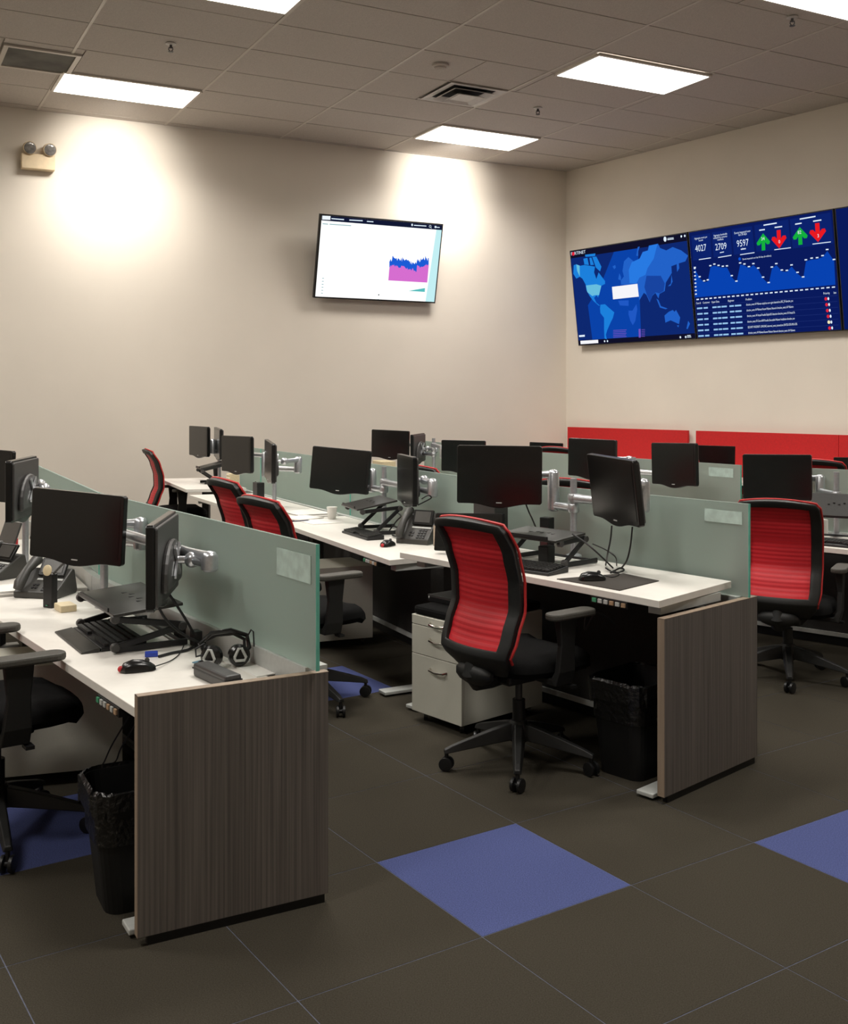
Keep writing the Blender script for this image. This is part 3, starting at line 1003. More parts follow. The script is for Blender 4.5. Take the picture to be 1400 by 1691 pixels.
def glass_screen(label, A, B, z0, z1, card=None, cap=None):
    """frosted screen from A to B (top view), card = (distance from A, length, z of middle, height)"""
    A, B = V2(A), V2(B)
    d = (B - A).normalized()
    n = Vector((-d.y, d.x, 0))
    c = (A + B) / 2
    r = empty('glass_screen', (c.x, c.y, z0), (0, 0, 0), label, 'glass screen', 'frosted glass desk screens')
    w = (c.x, c.y, z0)
    t = 0.006
    MB().prism([(A + n * t)[:2], (B + n * t)[:2], (B - n * t)[:2], (A - n * t)[:2]], z0, z1).build('pane', M_glass, r, bevel=0.0015, world=w)
    ed = MB()
    ed2 = MB()
    ed.prism([(A - d * 0.003 + n * t)[:2], (A + n * t)[:2], (A - n * t)[:2], (A - d * 0.003 - n * t)[:2]], z0, z1)
    ed2.prism([(B + n * t)[:2], (B + d * 0.003 + n * t)[:2], (B + d * 0.003 - n * t)[:2], (B - n * t)[:2]], z0, z1)
    ed.build('polished_edge', M_gedge, r, world=w)
    ed2.build('polished_edge', M_gedge, r, world=w)
    if card:
        s, L, zc, hh = card
        a = A + d * s
        b_ = A + d * (s + L)
        # card fixed to the side of the pane that faces the aisle in front
        nn = n if n.y < 0 else -n
        MB().prism([(a + nn * 0.0065)[:2], (b_ + nn * 0.0065)[:2], (b_ + nn * 0.009)[:2], (a + nn * 0.009)[:2]], zc - hh / 2, zc + hh / 2).build('name_card', M_tag, r, world=w)
    return r


def spine(label, pts, top, rail_h, front):
    """low partition under the glass: dark infill, light floor rail, top rail; front = direction to the desk side"""
    pts = [V2(p) for p in pts]
    c = pts[0]
    r = empty('desk_partition', c, (0, 0, 0), label, 'partition', 'low partitions under the glass screens')
    w = (c.x, c.y, 0)
    for a, b_ in zip(pts[:-1], pts[1:]):
        d = (b_ - a).normalized()
        n = Vector((-d.y, d.x, 0))
        if n.dot(Vector((front[0], front[1], 0))) < 0:
            n = -n
        MB().prism([(a + n * 0.03)[:2], (b_ + n * 0.03)[:2], (b_ - n * 0.03)[:2], (a - n * 0.03)[:2]], 0.08, top - 0.1).build('infill_panel', M_dark, r, world=w)
        MB().prism([(a + n * 0.04)[:2], (b_ + n * 0.04)[:2], (b_ - n * 0.04)[:2], (a - n * 0.04)[:2]], top - 0.1, top).build('top_rail', M_lightgrey, r, world=w)
        MB().prism([(a + n * 0.045)[:2], (b_ + n * 0.045)[:2], (b_ + n * 0.02)[:2], (a + n * 0.02)[:2]], 0.06, 0.085).build('floor_rail', M_lightgrey, r, world=w)
        MB().prism([(a + n * 0.02)[:2], (b_ + n * 0.02)[:2], (b_ - n * 0.02)[:2], (a - n * 0.02)[:2]], 0.0, 0.06).build('plinth', M_black, r, world=w)
    return r


def pedestal(label, FL, FR, depth_dir, D, h=0.53, cushion=True):
    """FL, FR: front corners as seen from the front"""
    FL, FR = V2(FL), V2(FR)
    dd = Vector((depth_dir[0], depth_dir[1], 0)).normalized()
    c = (FL + FR) / 2 + dd * D / 2
    r = empty('drawer_pedestal', c, (0, 0, 0), label, 'drawer unit', 'white drawer pedestals')
    w = (c.x, c.y, 0)
    z0 = 0.05
    MB().prism([(FL + dd * 0.02)[:2], (FR + dd * 0.02)[:2], (FR + dd * D)[:2], (FL + dd * D)[:2]], z0, h).build('body', M_ped, r, bevel=0.002, world=w)
    row = (FR - FL).normalized()
    W = (FR - FL).length
    for (a, b_) in ((h - 0.045, h), (h - 0.19, h - 0.048), (z0, h - 0.193)):
        dr = MB().prism([FL[:2], FR[:2], (FR + dd * 0.0195)[:2], (FL + dd * 0.0195)[:2]], a, b_).build('drawer', M_ped, r, bevel=0.002, world=w)
        zz = max(a + 0.02, b_ - 0.055) if b_ - a > 0.06 else b_ - 0.025
        mid = FL + row * W * 0.55
        p = [mid - row * 0.06 + Vector((0, 0, zz)), mid - row * 0.05 - dd * 0.018 + Vector((0, 0, zz - 0.004)), mid - dd * 0.024 + Vector((0, 0, zz - 0.008)), mid + row * 0.05 - dd * 0.018 + Vector((0, 0, zz - 0.004)), mid + row * 0.06 + Vector((0, 0, zz))]
        MB().tube(p, 0.006, 8).build('handle', M_chrome, dr, smooth=True, world=w)
    for k, (p, q) in enumerate(((FL, 1), (FR, -1), (FL + dd * D, 1), (FR + dd * D, -1))):
        s = p + row * 0.05 * q + dd * (0.05 if k < 2 else -0.05)
        MB().lathe((s.x - 0.01, s.y, 0.022), [(0.022, 0), (0.022, 0.02)], axis=(1, 0, 0), n=12).build('caster', M_black, r, world=w)
        MB().lathe((s.x, s.y, 0.036), [(0.012, 0), (0.012, 0.016)], n=8).build('caster_stem', M_black, r, world=w)
    if cushion:
        MB().prism([(FL + row * 0.005 + dd * 0.005)[:2], (FR - row * 0.005 + dd * 0.005)[:2], (FR - row * 0.005 + dd * D)[:2], (FL + row * 0.005 + dd * D)[:2]], h, h + 0.045).build('cushion', M_fabric, r, bevel=0.015, world=w)
    return r


# ------------------------------------------------------------------ office chair
def interp(tab, t):
    for (a, va), (b_, vb) in zip(tab[:-1], tab[1:]):
        if t <= b_:
            u = (t - a) / (b_ - a)
            u = u * u * (3 - 2 * u) * 0.5 + u * 0.5
            return va + (vb - va) * u
    return tab[-1][1]


PROF = [(0, -0.245), (0.12, -0.300), (0.26, -0.268), (0.42, -0.228), (0.6, -0.232), (0.8, -0.268), (1, -0.335)]
WID = [(0, 0.15), (0.07, 0.195), (0.2, 0.214), (0.5, 0.214), (0.85, 0.222), (0.96, 0.220), (1, 0.198)]


def back_pt(s, t, dx=0.0):
    z = 0.46 + 0.645 * t - 0.02 * s * s * (t ** 4)
    return Vector((interp(PROF, t) + 0.045 * s * s + dx, s * interp(WID, t), z))


def make_chair(label):
    r = empty('office_chair', (0, 0, 0), (0, 0, 0), label, 'chair', 'black office chairs with red mesh backs')
    # base
    MB().lathe((0, 0, 0.11), [(0.04, 0.0), (0.05, 0.03), (0.045, 0.07), (0.034, 0.09)], n=16).build('base_hub', M_chairblk, r, smooth=True)
    for k in range(5):
        a = math.radians(72 * k)
        c, s = math.cos(a), math.sin(a)
        rot = Matrix.Rotation(a, 3, 'Z')
        m = MB()
        vs = []
        for (x, w, z0, z1) in ((0.03, 0.030, 0.120, 0.190), (0.12, 0.027, 0.108, 0.166), (0.22, 0.023, 0.093, 0.134), (0.30, 0.019, 0.080, 0.108), (0.335, 0.017, 0.074, 0.092)):
            vs += [rot @ Vector(p) for p in ((x, -w, z0), (x, w, z0), (x, w * 0.6, z1), (x, -w * 0.6, z1))]
        fs = [(3, 2, 1, 0)] + [(16, 17, 18, 19)]
        for i in range(4):
            for q in range(4):
                fs.append((i * 4 + q, i * 4 + (q + 1) % 4, (i + 1) * 4 + (q + 1) % 4, (i + 1) * 4 + q))
        m.add(vs, fs)
        lg = m.build('base_leg', M_chairblk, r, bevel=0.004)
        cm = MB()
        ctr = rot @ Vector((0.325, 0, 0.03))
        ax = rot @ Vector((0.5, 0.86, 0))
        for off in (-0.024, 0.008):
            cm.lathe(ctr + ax * off, [(0.014, 0.0), (0.029, 0.002), (0.030, 0.008), (0.029, 0.014), (0.014, 0.016)], axis=ax, n=16)
        cm.lathe(ctr - ax * 0.008, [(0.012, 0), (0.012, 0.016)], axis=ax, n=10)
        cm.lathe(ctr + Vector((0, 0, 0.012)), [(0.009, 0.0), (0.009, 0.05)], n=8)
        cm.build('caster', M_black, lg, smooth=True)
    MB().lathe((0, 0, 0.19), [(0.028, 0.0), (0.028, 0.10)], n=14).build('column_sleeve', M_chairblk, r, smooth=True)
    MB().lathe((0, 0, 0.28), [(0.016, 0.0), (0.016, 0.12)], n=12).build('gas_lift', M_shell, r, smooth=True)
    MB().box((-0.02, 0, 0.41), (0.26, 0.20, 0.05)).build('tilt_mechanism', M_chairblk, r, bevel=0.012)
    lv = MB().tube([(0.02, -0.10, 0.41), (0.03, -0.20, 0.405), (0.035, -0.26, 0.40)], 0.006, 8)
    lv.box((0.036, -0.275, 0.40), (0.03, 0.05, 0.012))
    lv.build('lever', M_black, r)
    # seat: rounded cushion
    m = MB()
    n = 28
    rings = []
    for (zz, k) in ((0.435, 0.80), (0.440, 0.93), (0.465, 1.0), (0.49, 0.99), (0.51, 0.94), (0.522, 0.80), (0.526, 0.45)):
        ring_ = []
        for q in range(n):
            t = 2 * math.pi * q / n
            ct, st = math.cos(t), math.sin(t)
            e = 0.62
            x = 0.255 * math.copysign(abs(ct) ** e, ct) * k + 0.03
            yy = 0.255 * math.copysign(abs(st) ** e, st) * k
            ring_.append((x, yy, zz - (0.02 if x > 0.22 else 0.0)))
        rings.append(ring_)
    vs = [p for rg in rings for p in rg]
    fs = []
    for i in range(len(rings) - 1):
        for q in range(n):
            fs.append((i * n + q, i * n + (q + 1) % n, (i + 1) * n + (q + 1) % n, (i + 1) * n + q))
    fs.append(tuple(range(n - 1, -1, -1)))
    fs.append(tuple((len(rings) - 1) * n + q for q in range(n)))
    m.add(vs, fs)
    m.build('seat', M_fabric, r, smooth=True)
    # back support
    m = MB()
    m.tube([(-0.06, 0, 0.41), (-0.16, 0, 0.405), (-0.235, 0, 0.415), (-0.262, 0, 0.45), (-0.262, 0, 0.50)], [0.035, 0.04, 0.05, 0.05, 0.03], 14)
    m.ball((-0.255, 0, 0.445), 0.05, 14, (0.95, 2.3, 1.0))
    m.build('back_support', M_chairblk, r, smooth=True)
    # back frame (ring) and red mesh
    cols = [-1, -0.93, -0.85, -0.76, -0.5, -0.25, 0, 0.25, 0.5, 0.76, 0.85, 0.93, 1]
    rows = [0, 0.04, 0.08, 0.12, 0.16] + [0.16 + 0.785 * k / 16 for k in range(1, 17)] + [0.96, 0.98, 1.0]
    m = MB()
    vs = [back_pt(s, t) for t in rows for s in cols]
    nc = len(cols)
    fs = []
    for i in range(len(rows) - 1):
        for j in range(nc - 1):
            tm = (rows[i] + rows[i + 1]) / 2
            sm = (cols[j] + cols[j + 1]) / 2
            if 0.16 < tm < 0.945 and abs(sm) < 0.76:
                continue
            fs.append((i * nc + j, i * nc + j + 1, (i + 1) * nc + j + 1, (i + 1) * nc + j))
    m.add(vs, fs)
    fr = m.build('back_frame', M_chairblk, r)
    so = fr.modifiers.new('solid', 'SOLIDIFY')
    so.thickness = 0.036
    so.offset = 0
    bv = fr.modifiers.new('bevel', 'BEVEL')
    bv.width = 0.008
    bv.segments = 2
    bv.limit_method = 'ANGLE'
    for p in fr.data.polygons:
        p.use_smooth = True
    es = fr.modifiers.new('edges', 'EDGE_SPLIT')
    es.split_angle = math.radians(38)
    m = MB()
    NR = 84
    ss = [-0.78 + 1.56 * k / 10 for k in range(11)]
    vs = []
    for i in range(NR + 1):
        t = 0.15 + 0.80 * i / NR
        rib = 0.0005 * math.sin(i * math.pi / 2)
        for s in ss:
            vs.append(back_pt(s, t, 0.004 + rib))
    fs = [(i * 11 + j, i * 11 + j + 1, (i + 1) * 11 + j + 1, (i + 1) * 11 + j) for i in range(NR) for j in range(10)]
    m.add(vs, fs)
    me = m.build('back_mesh', M_redmesh, r)
    so = me.modifiers.new('solid', 'SOLIDIFY')
    so.thickness = 0.004
    me['label'] = 'ribbed red mesh panel'
    outer = [back_pt(1.0, t, 0.016) for t in rows[2:]] + [back_pt(s, 1.0, 0.016) for s in reversed(cols[1:-1])] + [back_pt(-1.0, t, 0.016) for t in reversed(rows[2:])]
    outer = [p + Vector((0, math.copysign(0.004, p.y) if abs(p.y) > 0.17 else 0, 0.004 if p.z > 1.08 else 0)) for p in outer]
    pp = MB().tube(outer, 0.0065, 6).build('piping', M_redpipe, r, smooth=True)
    pp['label'] = 'red edge trim'
    # arms
    for s in (-1, 1):
        m = MB()
        vs = []
        path = [(-0.01, 0.16, 0.425), (-0.01, 0.27, 0.425), (-0.005, 0.285, 0.47), (0.0, 0.288, 0.58), (0.0, 0.285, 0.690)]
        for a, b_ in zip(path[:-1], path[1:]):
            pass
        wv = [0.05, 0.05, 0.048, 0.04, 0.05]
        th = [0.012, 0.014, 0.014, 0.013, 0.02]
        for i, p in enumerate(path):
            horiz = i < 1
            for (dx, dn) in ((-1, -1), (1, -1), (1, 1), (-1, 1)):
                q = Vector((p[0] + dx * wv[i], s * p[1], p[2]))
                if i == 0:
                    q.z += dn * th[i]
                elif i == 1:
                    q.z += dn * th[i]
                    q.y += s * (-dn) * th[i]
                else:
                    q.y += s * (-dn) * th[i]
                vs.append(q)
        fs = [(0, 1, 2, 3), (19, 18, 17, 16)]
        for i in range(4):
            for q in range(4):
                fs.append((i * 4 + q, (i + 1) * 4 + q, (i + 1) * 4 + (q + 1) % 4, i * 4 + (q + 1) % 4))
        m.add(vs, fs)
        ar = m.build('armrest', M_chairblk, r, bevel=0.005)
        pd = MB().prism([(x + 0.03, z + s * 0.285) for (x, z) in rrect(0.26, 0.085, 0.04, 5)], 0.690, 0.718).build('arm_pad', M_padarm, ar, bevel=0.008)
    return r


def cr(px, py, h):
    return P(px, py, h)


CH_MAIN = (0.415, 4.64)
chair0 = make_chair('black office chair with red mesh back pulled out beside the white drawer pedestal')
chair0.location = (CH_MAIN[0], CH_MAIN[1], 0)
chair0.rotation_euler = (0, 0, math.radians(38))
for ch in chair0.children:
    if ch.name.startswith('base_'):
        ch.rotation_euler = (0, 0, math.radians(264 - 38 - 216))
CHAIRS = [
    ((2.09, 6.09), 60, 0.055, 253, 'black office chair with red mesh back beside the second end panel, under the wide monitor'),
    ((-0.62, 5.60), 36, 0.0, 20, 'black office chair with red mesh back behind the near frosted screen, facing the papers'),
    ((-0.91, 6.22), 32, -0.045, 50, 'black office chair with red mesh back behind the near frosted screen, facing the cream boxes'),
    ((-2.49, 10.72), 22, 0.0, 58, 'black office chair with red back seen edge-on by the pale wall'),
    ((1.08, 6.85), 52, 0.0, 40, 'black office chair whose red back rises over the long frosted screen behind the grey pole'),
    ((0.17, 8.15), 40, 0.0, 10, 'black office chair whose top edge shows over the frosted screen beside a portrait monitor'),
    ((-1.56, 3.87), 36, 0.0, 298, 'black office chair drawn up to the near desk with mouse and headset'),
    ((-2.52, 5.20), 30, 0.0, 10, 'black office chair at the second near-row desk, only its arm in view'),
    ((1.55, 11.3), 50, 0.0, 10, 'black office chair in the red panel row beside the wall corner'),
    ((2.55, 10.25), 50, 0.0, 10, 'black office chair in the red panel row between two monitors'),
    ((3.42, 8.95), 50, 0.0, 10, 'black office chair in the red panel row below the dashboard display'),
]
for (xy, ang, drop, bs, lab) in CHAIRS:
    copy_thing(chair0, (xy[0], xy[1], 0), math.radians(ang), lab, drop=drop, base=math.radians(bs))


# ------------------------------------------------------------------ monitors
def monitor_outline(W, Hh):
    pts = [(-W / 2 + 0.008, Hh / 2), (W / 2 - 0.008, Hh / 2), (W / 2, Hh / 2 - 0.008), (W / 2, -Hh / 2 + 0.008), (W / 2 - 0.008, -Hh / 2)]
    for k in range(0, 13):
        x = W * 0.34 - W * 0.68 * k / 12
        z = -Hh / 2 - 0.022 * (0.5 + 0.5 * math.cos(math.pi * (x / (W * 0.34))))
        pts.append((x, z))
    pts += [(-W / 2 + 0.008, -Hh / 2), (-W / 2, -Hh / 2 + 0.008), (-W / 2, Hh / 2 - 0.008)]
    return pts


MON = {}


def monitor(label, TL, TR, pitch=0.0, Hh=0.30, chin=True, wide=None, group='dark flat monitors on desk arms', stand=False):
    """TL, TR: room positions of the upper corners as seen from the front"""
    TL, TR = Vector(TL), Vector(TR)
    d = TR - TL
    W = wide or max(0.40, min(0.50, d.length))
    a = math.atan2(d.y, d.x)
    roll = -math.asin(max(-0.2, min(0.2, d.z / d.length)))
    rot = Matrix.Rotation(a, 3, 'Z') @ Matrix.Rotation(math.radians(pitch), 3, 'X') @ Matrix.Rotation(roll, 3, 'Y')
    ctr = (TL + TR) / 2 + rot @ Vector((0, 0, -Hh / 2))
    r = empty('monitor', ctr, rot.to_euler(), label, 'monitor', group)
    ol = monitor_outline(W, Hh) if chin else rrect(W, Hh, 0.008, 3)
    MB().extrude(ol, -0.006, 0.022).build('housing', M_bezel, r, bevel=0.003)
    MB().extrude(rrect(W - 0.034, Hh - 0.04, 0.002, 1, 0, 0.004), -0.0072, -0.005).build('screen', M_screen, r)
    bk = []
    for k in range(13):
        t = math.pi * k / 12
        bk.append((W * 0.36 * math.cos(t), -Hh * 0.22 + Hh * 0.46 * math.sin(t)))
    bk += [(-W * 0.34, -Hh * 0.34), (W * 0.34, -Hh * 0.34)]
    m = MB().extrude(rrect(W - 0.02, Hh - 0.02, 0.01, 3), 0.021, 0.034)
    m.build('back_cover', M_shell, r, bevel=0.004)
    MB().extrude(bk, 0.033, 0.058).build('back_bulge', M_shell, r, bevel=0.012)
    MB().extrude(rrect(0.03, 0.005, 0.001, 1, 0, -Hh / 2 + 0.006), -0.0078, -0.005).build('badge', M_lightgrey, r)
    back = ctr + rot @ Vector((0, 0.058, -0.005))
    nrm = rot @ Vector((0, 1, 0))
    return r, back, nrm


def arm_set(label, base, z0, ztop, clampz, targets):
    """one pole with an articulated arm to each monitor; targets: (back point, back normal, elbow or None)"""
    b_ = Vector((base[0], base[1], z0))
    r = empty('monitor_stand', b_, (0, 0, 0), label, 'monitor stand', 'silver monitor stands with swing links')
    w = b_
    MB().lathe(b_, [(0.04, 0.0), (0.04, 0.012), (0.025, 0.02)], n=18).build('foot_plate', M_pole, r, smooth=True, world=w)
    MB().lathe(b_ + Vector((0, 0, 0.012)), [(0.017, 0), (0.017, ztop - z0 - 0.012)], n=16).build('pole', M_pole, r, smooth=True, world=w)
    for i, (bp, n, elbow) in enumerate(targets):
        bp = Vector(bp)
        n = Vector(n)
        cz = clampz + 0.05 * i
        c0 = Vector((b_.x, b_.y, cz))
        MB().lathe(c0 - Vector((0, 0, 0.022)), [(0.026, 0), (0.030, 0.008), (0.030, 0.036), (0.026, 0.044)], n=16).build('collar', M_silver, r, smooth=True, world=w)
        wrist = bp + n * 0.06
        if elbow is None:
            tv = (c0 - wrist)
            tv.z = 0
            tv = tv - n * tv.dot(n)
            tv.z = 0
            elbow = wrist + tv.normalized() * min(0.27, tv.length * 0.9)
            elbow.z = (cz + wrist.z) / 2 + 0.01
        elbow = Vector(elbow)
        e0 = Vector((elbow.x, elbow.y, cz))
        lk = MB().tube([c0, c0.lerp(e0, 0.15), c0.lerp(e0, 0.85), e0], [0.026, 0.022, 0.020, 0.026], 12).build('lower_link', M_silver, r, smooth=True, world=w)
        zt = max(e0.z, wrist.z) + 0.028
        zb = min(e0.z, wrist.z) - 0.03
        MB().lathe((e0.x, e0.y, zb), [(0.022, 0.0), (0.031, 0.008), (0.031, zt - zb - 0.018), (0.021, zt - zb - 0.004), (0.006, zt - zb)], n=16).build('elbow_joint', M_silver, lk, smooth=True, world=w)
        e1 = Vector((elbow.x, elbow.y, wrist.z))
        ul = MB().tube([e1, e1.lerp(wrist, 0.2), e1.lerp(wrist, 0.8), wrist], [0.024, 0.019, 0.018, 0.022], 12).build('upper_link', M_silver, r, smooth=True, world=w)
        MB().ball(wrist, 0.030).build('ball_joint', M_silver, ul, smooth=True, world=w)
        MB().tube([wrist, bp + n * 0.01], 0.014, 10).build('stub', M_silver, ul, smooth=True, world=w)
        pl = MB()
        s = n.cross(Vector((0, 0, 1))).normalized()
        u = s.cross(n).normalized()
        for (sa, sb) in ((1, 1), (1, -1), (-1, 1), (-1, -1)):
            dv = (s * sa + u * sb).normalized()
            pl.box(bp + n * 0.007 + dv * 0.035, (0.085, 0.018, 0.008), Matrix((dv, n.cross(dv), n)).transposed())
        pl.build('mount_plate', M_silver, ul, world=w)
    return r


# ------------------------------------------------------------------ small desk things
def laptop_stand(label, O, ang, width, base, mid, topb, tray, gap=0.0):
    """O: front right foot on the desk; ang: direction away from the user; side profile points (v, z)"""
    r = empty('laptop_stand', O, (0, 0, ang), label, 'laptop stand', 'folding black laptop stands')
    # local: x away from the user, y to the left (along the row)
    for yy in (0.0, width):
        m = MB()
        def bar(p, q, w=0.012, hh=0.024):
            m.beam((p[0], yy, p[1]), (q[0], yy, q[1]), w, hh)
        bar(*base)
        m.build('base_bar', M_black, r, bevel=0.004)
        m = MB(); bar(*mid); m.build('middle_arm', M_black, r, bevel=0.004)
        m = MB(); bar(*topb); m.build('upper_arm', M_black, r, bevel=0.004)
        for p in (mid[0], mid[1], topb[1]):
            MB().lathe((p[0], yy - 0.012, p[1]), [(0.014, 0), (0.017, 0.003), (0.017, 0.021), (0.014, 0.024)], axis=(0, 1, 0), n=14).build('joint', M_shell, r, smooth=True)
    MB().tube([(base[1][0] - 0.02, 0, base[1][1]), (base[1][0] - 0.02, width, base[1][1])], 0.007, 8).build('base_rod', M_black, r)
    (p, q) = tray
    d = Vector((q[0] - p[0], 0, q[1] - p[1]))
    nrm = Vector((-d.z, 0, d.x)).normalized() * 0.006
    m = MB()
    vs = []
    for yy in (-0.012, width + 0.012):
        for (pt, s) in ((p, -1), (q, -1), (q, 1), (p, 1)):
            vs.append(Vector((pt[0], yy, pt[1])) + nrm * s)
    m.add(vs, [(3, 2, 1, 0), (4, 5, 6, 7), (0, 1, 5, 4), (2, 3, 7, 6), (1, 2, 6, 5), (3, 0, 4, 7)])
    tr_ = m.build('tray', M_tray, r, bevel=0.003)
    hm = MB()
    for k in range(5):
        a = p[0] + (q[0] - p[0]) * (0.55 + 0.06 * (k % 2)); zz = p[1] + (q[1] - p[1]) * (0.55 + 0.06 * (k % 2))
        hm.box(Vector((a, width * (0.3 + 0.1 * k), zz)) + nrm * 1.05, (0.02, 0.012, 0.0015))
    hm.build('vent_slots', M_black, tr_)
    MB().box(Vector((p[0], width / 2, p[1])) + nrm * 2.2, (0.006, width * 0.8, 0.014)).build('front_lip', M_black, tr_)
    return r


KEYS = {}


def keyboard(label, O, ang, L=0.44, D=0.15, rest=0.0):
    """O: front right corner on the desk, ang: direction away from the user"""
    r = empty('keyboard', O, (0, 0, ang), label, 'keyboard', 'black computer keyboards')
    MB().add([(0, 0, 0), (D, 0, 0), (D, L, 0), (0, L, 0), (0, 0, 0.014), (D, 0, 0.028), (D, L, 0.028), (0, L, 0.014)],
             [(3, 2, 1, 0), (4, 5, 6, 7), (0, 1, 5, 4), (1, 2, 6, 5), (2, 3, 7, 6), (3, 0, 4, 7)]).build('case', M_black, r, bevel=0.004)
    key = (L, D)
    if key not in KEYS:
        m = MB()
        for i in range(6):
            for j in range(20):
                if i == 0 and 6 < j < 12:
                    continue
                x = 0.012 + (D - 0.024) * (i + 0.5) / 6
                yy = 0.01 + (L - 0.02) * (j + 0.5) / 20
                m.box((x, yy, 0.020 + 0.014 * x / D), (0.017, 0.017, 0.009))
        k = m.build('keys', M_key, r)
        k['kind'] = 'stuff'
        KEYS[key] = k
    else:
        k = KEYS[key].copy(); COL.objects.link(k); k.parent = r
    if rest:
        MB().add([(-rest, 0, 0), (-0.002, 0, 0), (-0.002, L, 0), (-rest, L, 0), (-rest, 0, 0.006), (-0.002, 0, 0.016), (-0.002, L, 0.016), (-rest, L, 0.006)],
                 [(3, 2, 1, 0), (4, 5, 6, 7), (0, 1, 5, 4), (1, 2, 6, 5), (2, 3, 7, 6), (3, 0, 4, 7)]).build('wrist_rest', M_tray, r, bevel=0.003)
    return r


def mouse(label, O, ang, red=False):
    r = empty('computer_mouse', O, (0, 0, ang), label, 'mouse', 'black computer mice')
    m = MB()
    vs = []
    n = 10
    prof = [(-0.058, 0.010, 0.010), (-0.045, 0.026, 0.028), (-0.015, 0.031, 0.037), (0.02, 0.030, 0.033), (0.045, 0.028, 0.022), (0.058, 0.020, 0.012)]
    for (x, w, hh) in prof:
        for k in range(n + 1):
            t = math.pi * k / n
            vs.append((x, w * math.cos(t), 0.003 + hh * (math.sin(t) ** 0.7)))
    fs = []
    for i in range(len(prof) - 1):
        for k in range(n):
            fs.append((i * (n + 1) + k, (i + 1) * (n + 1) + k, (i + 1) * (n + 1) + k + 1, i * (n + 1) + k + 1))
        fs.append((i * (n + 1), i * (n + 1) + n, (i + 1) * (n + 1) + n, (i + 1) * (n + 1)))
    fs.append(tuple(range(n + 1)))
    fs.append(tuple((len(prof) - 1) * (n + 1) + k for k in range(n, -1, -1)))
    m.add(vs, fs)
    m.build('shell', M_bezel, r, smooth=True)
    MB().lathe((0.032, -0.004, 0.034), [(0.008, 0), (0.008, 0.008)], axis=(0, 1, 0), n=12).build('wheel', M_shell, r)
    if red:
        MB().ball((-0.055, 0, 0.012), 0.011, 10).build('tail_lamp', M_red, r, smooth=True)
    return r


def phone(label, O, ang, screen=True, rise=1.0):
    """O on the desk, local +x away from the user"""
    r = empty('desk_phone', O, (0, 0, ang), label, 'telephone', 'black desk phones')
    L = 0.22
    sl = [(-0.09, 0.0), (0.09, 0.0), (0.10, 0.015), (0.075, 0.115 * rise), (0.055, 0.12 * rise), (-0.09, 0.03)]
    def side(y0, y1, poly):
        m = MB()
        m.extrude(poly, y0, y1)
        return m
    b0 = side(-L / 2, L / 2, sl).build('body', M_phone, r, bevel=0.006)
    # face frame of the slope
    d = Vector((0.145, 0, 0.12 * rise - 0.03)).normalized()
    nn = Vector((-d.z, 0, d.x))
    org = Vector((-0.09, 0, 0.03))
    rot = Matrix((d, Vector((0, 1, 0)), nn)).transposed()
    def on_face(u, v, su, sv, th, name, m):
        return MB().box(org + d * u + Vector((0, v, 0)) + nn * (th / 2), (su, sv, th), rot).build(name, m, b0)
    if screen:
        MB().box(org + d * 0.145 + Vector((0, -0.035, 0)) + nn * 0.028, (0.09, 0.135, 0.014), rot @ Matrix.Rotation(math.radians(-24), 3, 'Y')).build('display', M_bezel, r, bevel=0.003)
        MB().box(org + d * 0.143 + Vector((0, -0.035, 0)) + nn * 0.0365, (0.066, 0.105, 0.002), rot @ Matrix.Rotation(math.radians(-24), 3, 'Y')).build('display_glass', M_purple, r)
        on_face(0.088, -0.035, 0.012, 0.13, 0.004, 'silver_strip', M_lightgrey)
    for i in range(4):
        for j in range(3):
            on_face(0.016 + 0.018 * i, -0.072 + 0.02 * j, 0.010, 0.014, 0.004, 'button', M_black)
    for i in range(2):
        for j in range(2):
            on_face(0.03 + 0.02 * i, 0.008 + 0.018 * j, 0.010, 0.012, 0.004, 'button', M_black)
    h0 = MB().add([], [])
    pts = [org + d * (-0.005) + Vector((0, 0.075, 0)) + nn * 0.022, org + d * 0.02 + Vector((0, 0.075, 0)) + nn * 0.036, org + d * 0.10 + Vector((0, 0.075, 0)) + nn * 0.046, org + d * 0.18 + Vector((0, 0.075, 0)) + nn * 0.036, org + d * 0.20 + Vector((0, 0.075, 0)) + nn * 0.022]
    MB().tube(pts, [0.022, 0.026, 0.020, 0.026, 0.022], 10).build('handset', M_phone, r, smooth=True)
    return r


def box_thing(name, label, cat, O, ang, size, m, extra=None, group=None, bevel=0.004):
    r = empty(name, O, (0, 0, ang), label, cat, group)
    MB().box((0, 0, size[2] / 2), size).build('body', m, r, bevel=bevel)
    if extra:
        extra(r)
    return r


def cable(label, pts, r=0.004, m=None, n=6):
    """smooth cable through the points"""
    pts = [Vector(p) for p in pts]
    out = []
    for i in range(len(pts) - 1):
        p0 = pts[max(i - 1, 0)]; p1 = pts[i]; p2 = pts[i + 1]; p3 = pts[min(i + 2, len(pts) - 1)]
        for k in range(8):
            t = k / 8
            out.append(0.5 * ((2 * p1) + (p2 - p0) * t + (2 * p0 - 5 * p1 + 4 * p2 - p3) * t * t + (3 * p1 - p0 - 3 * p2 + p3) * t ** 3))
    out.append(pts[-1])
    base = out[-1]
    mb = MB().tube(out, r, n)
    o = mb.build('cable', m or M_cable, None, smooth=True, world=base)
    o.location = base
    tag(o, label, 'cable', 'cables at the desks')
    return o


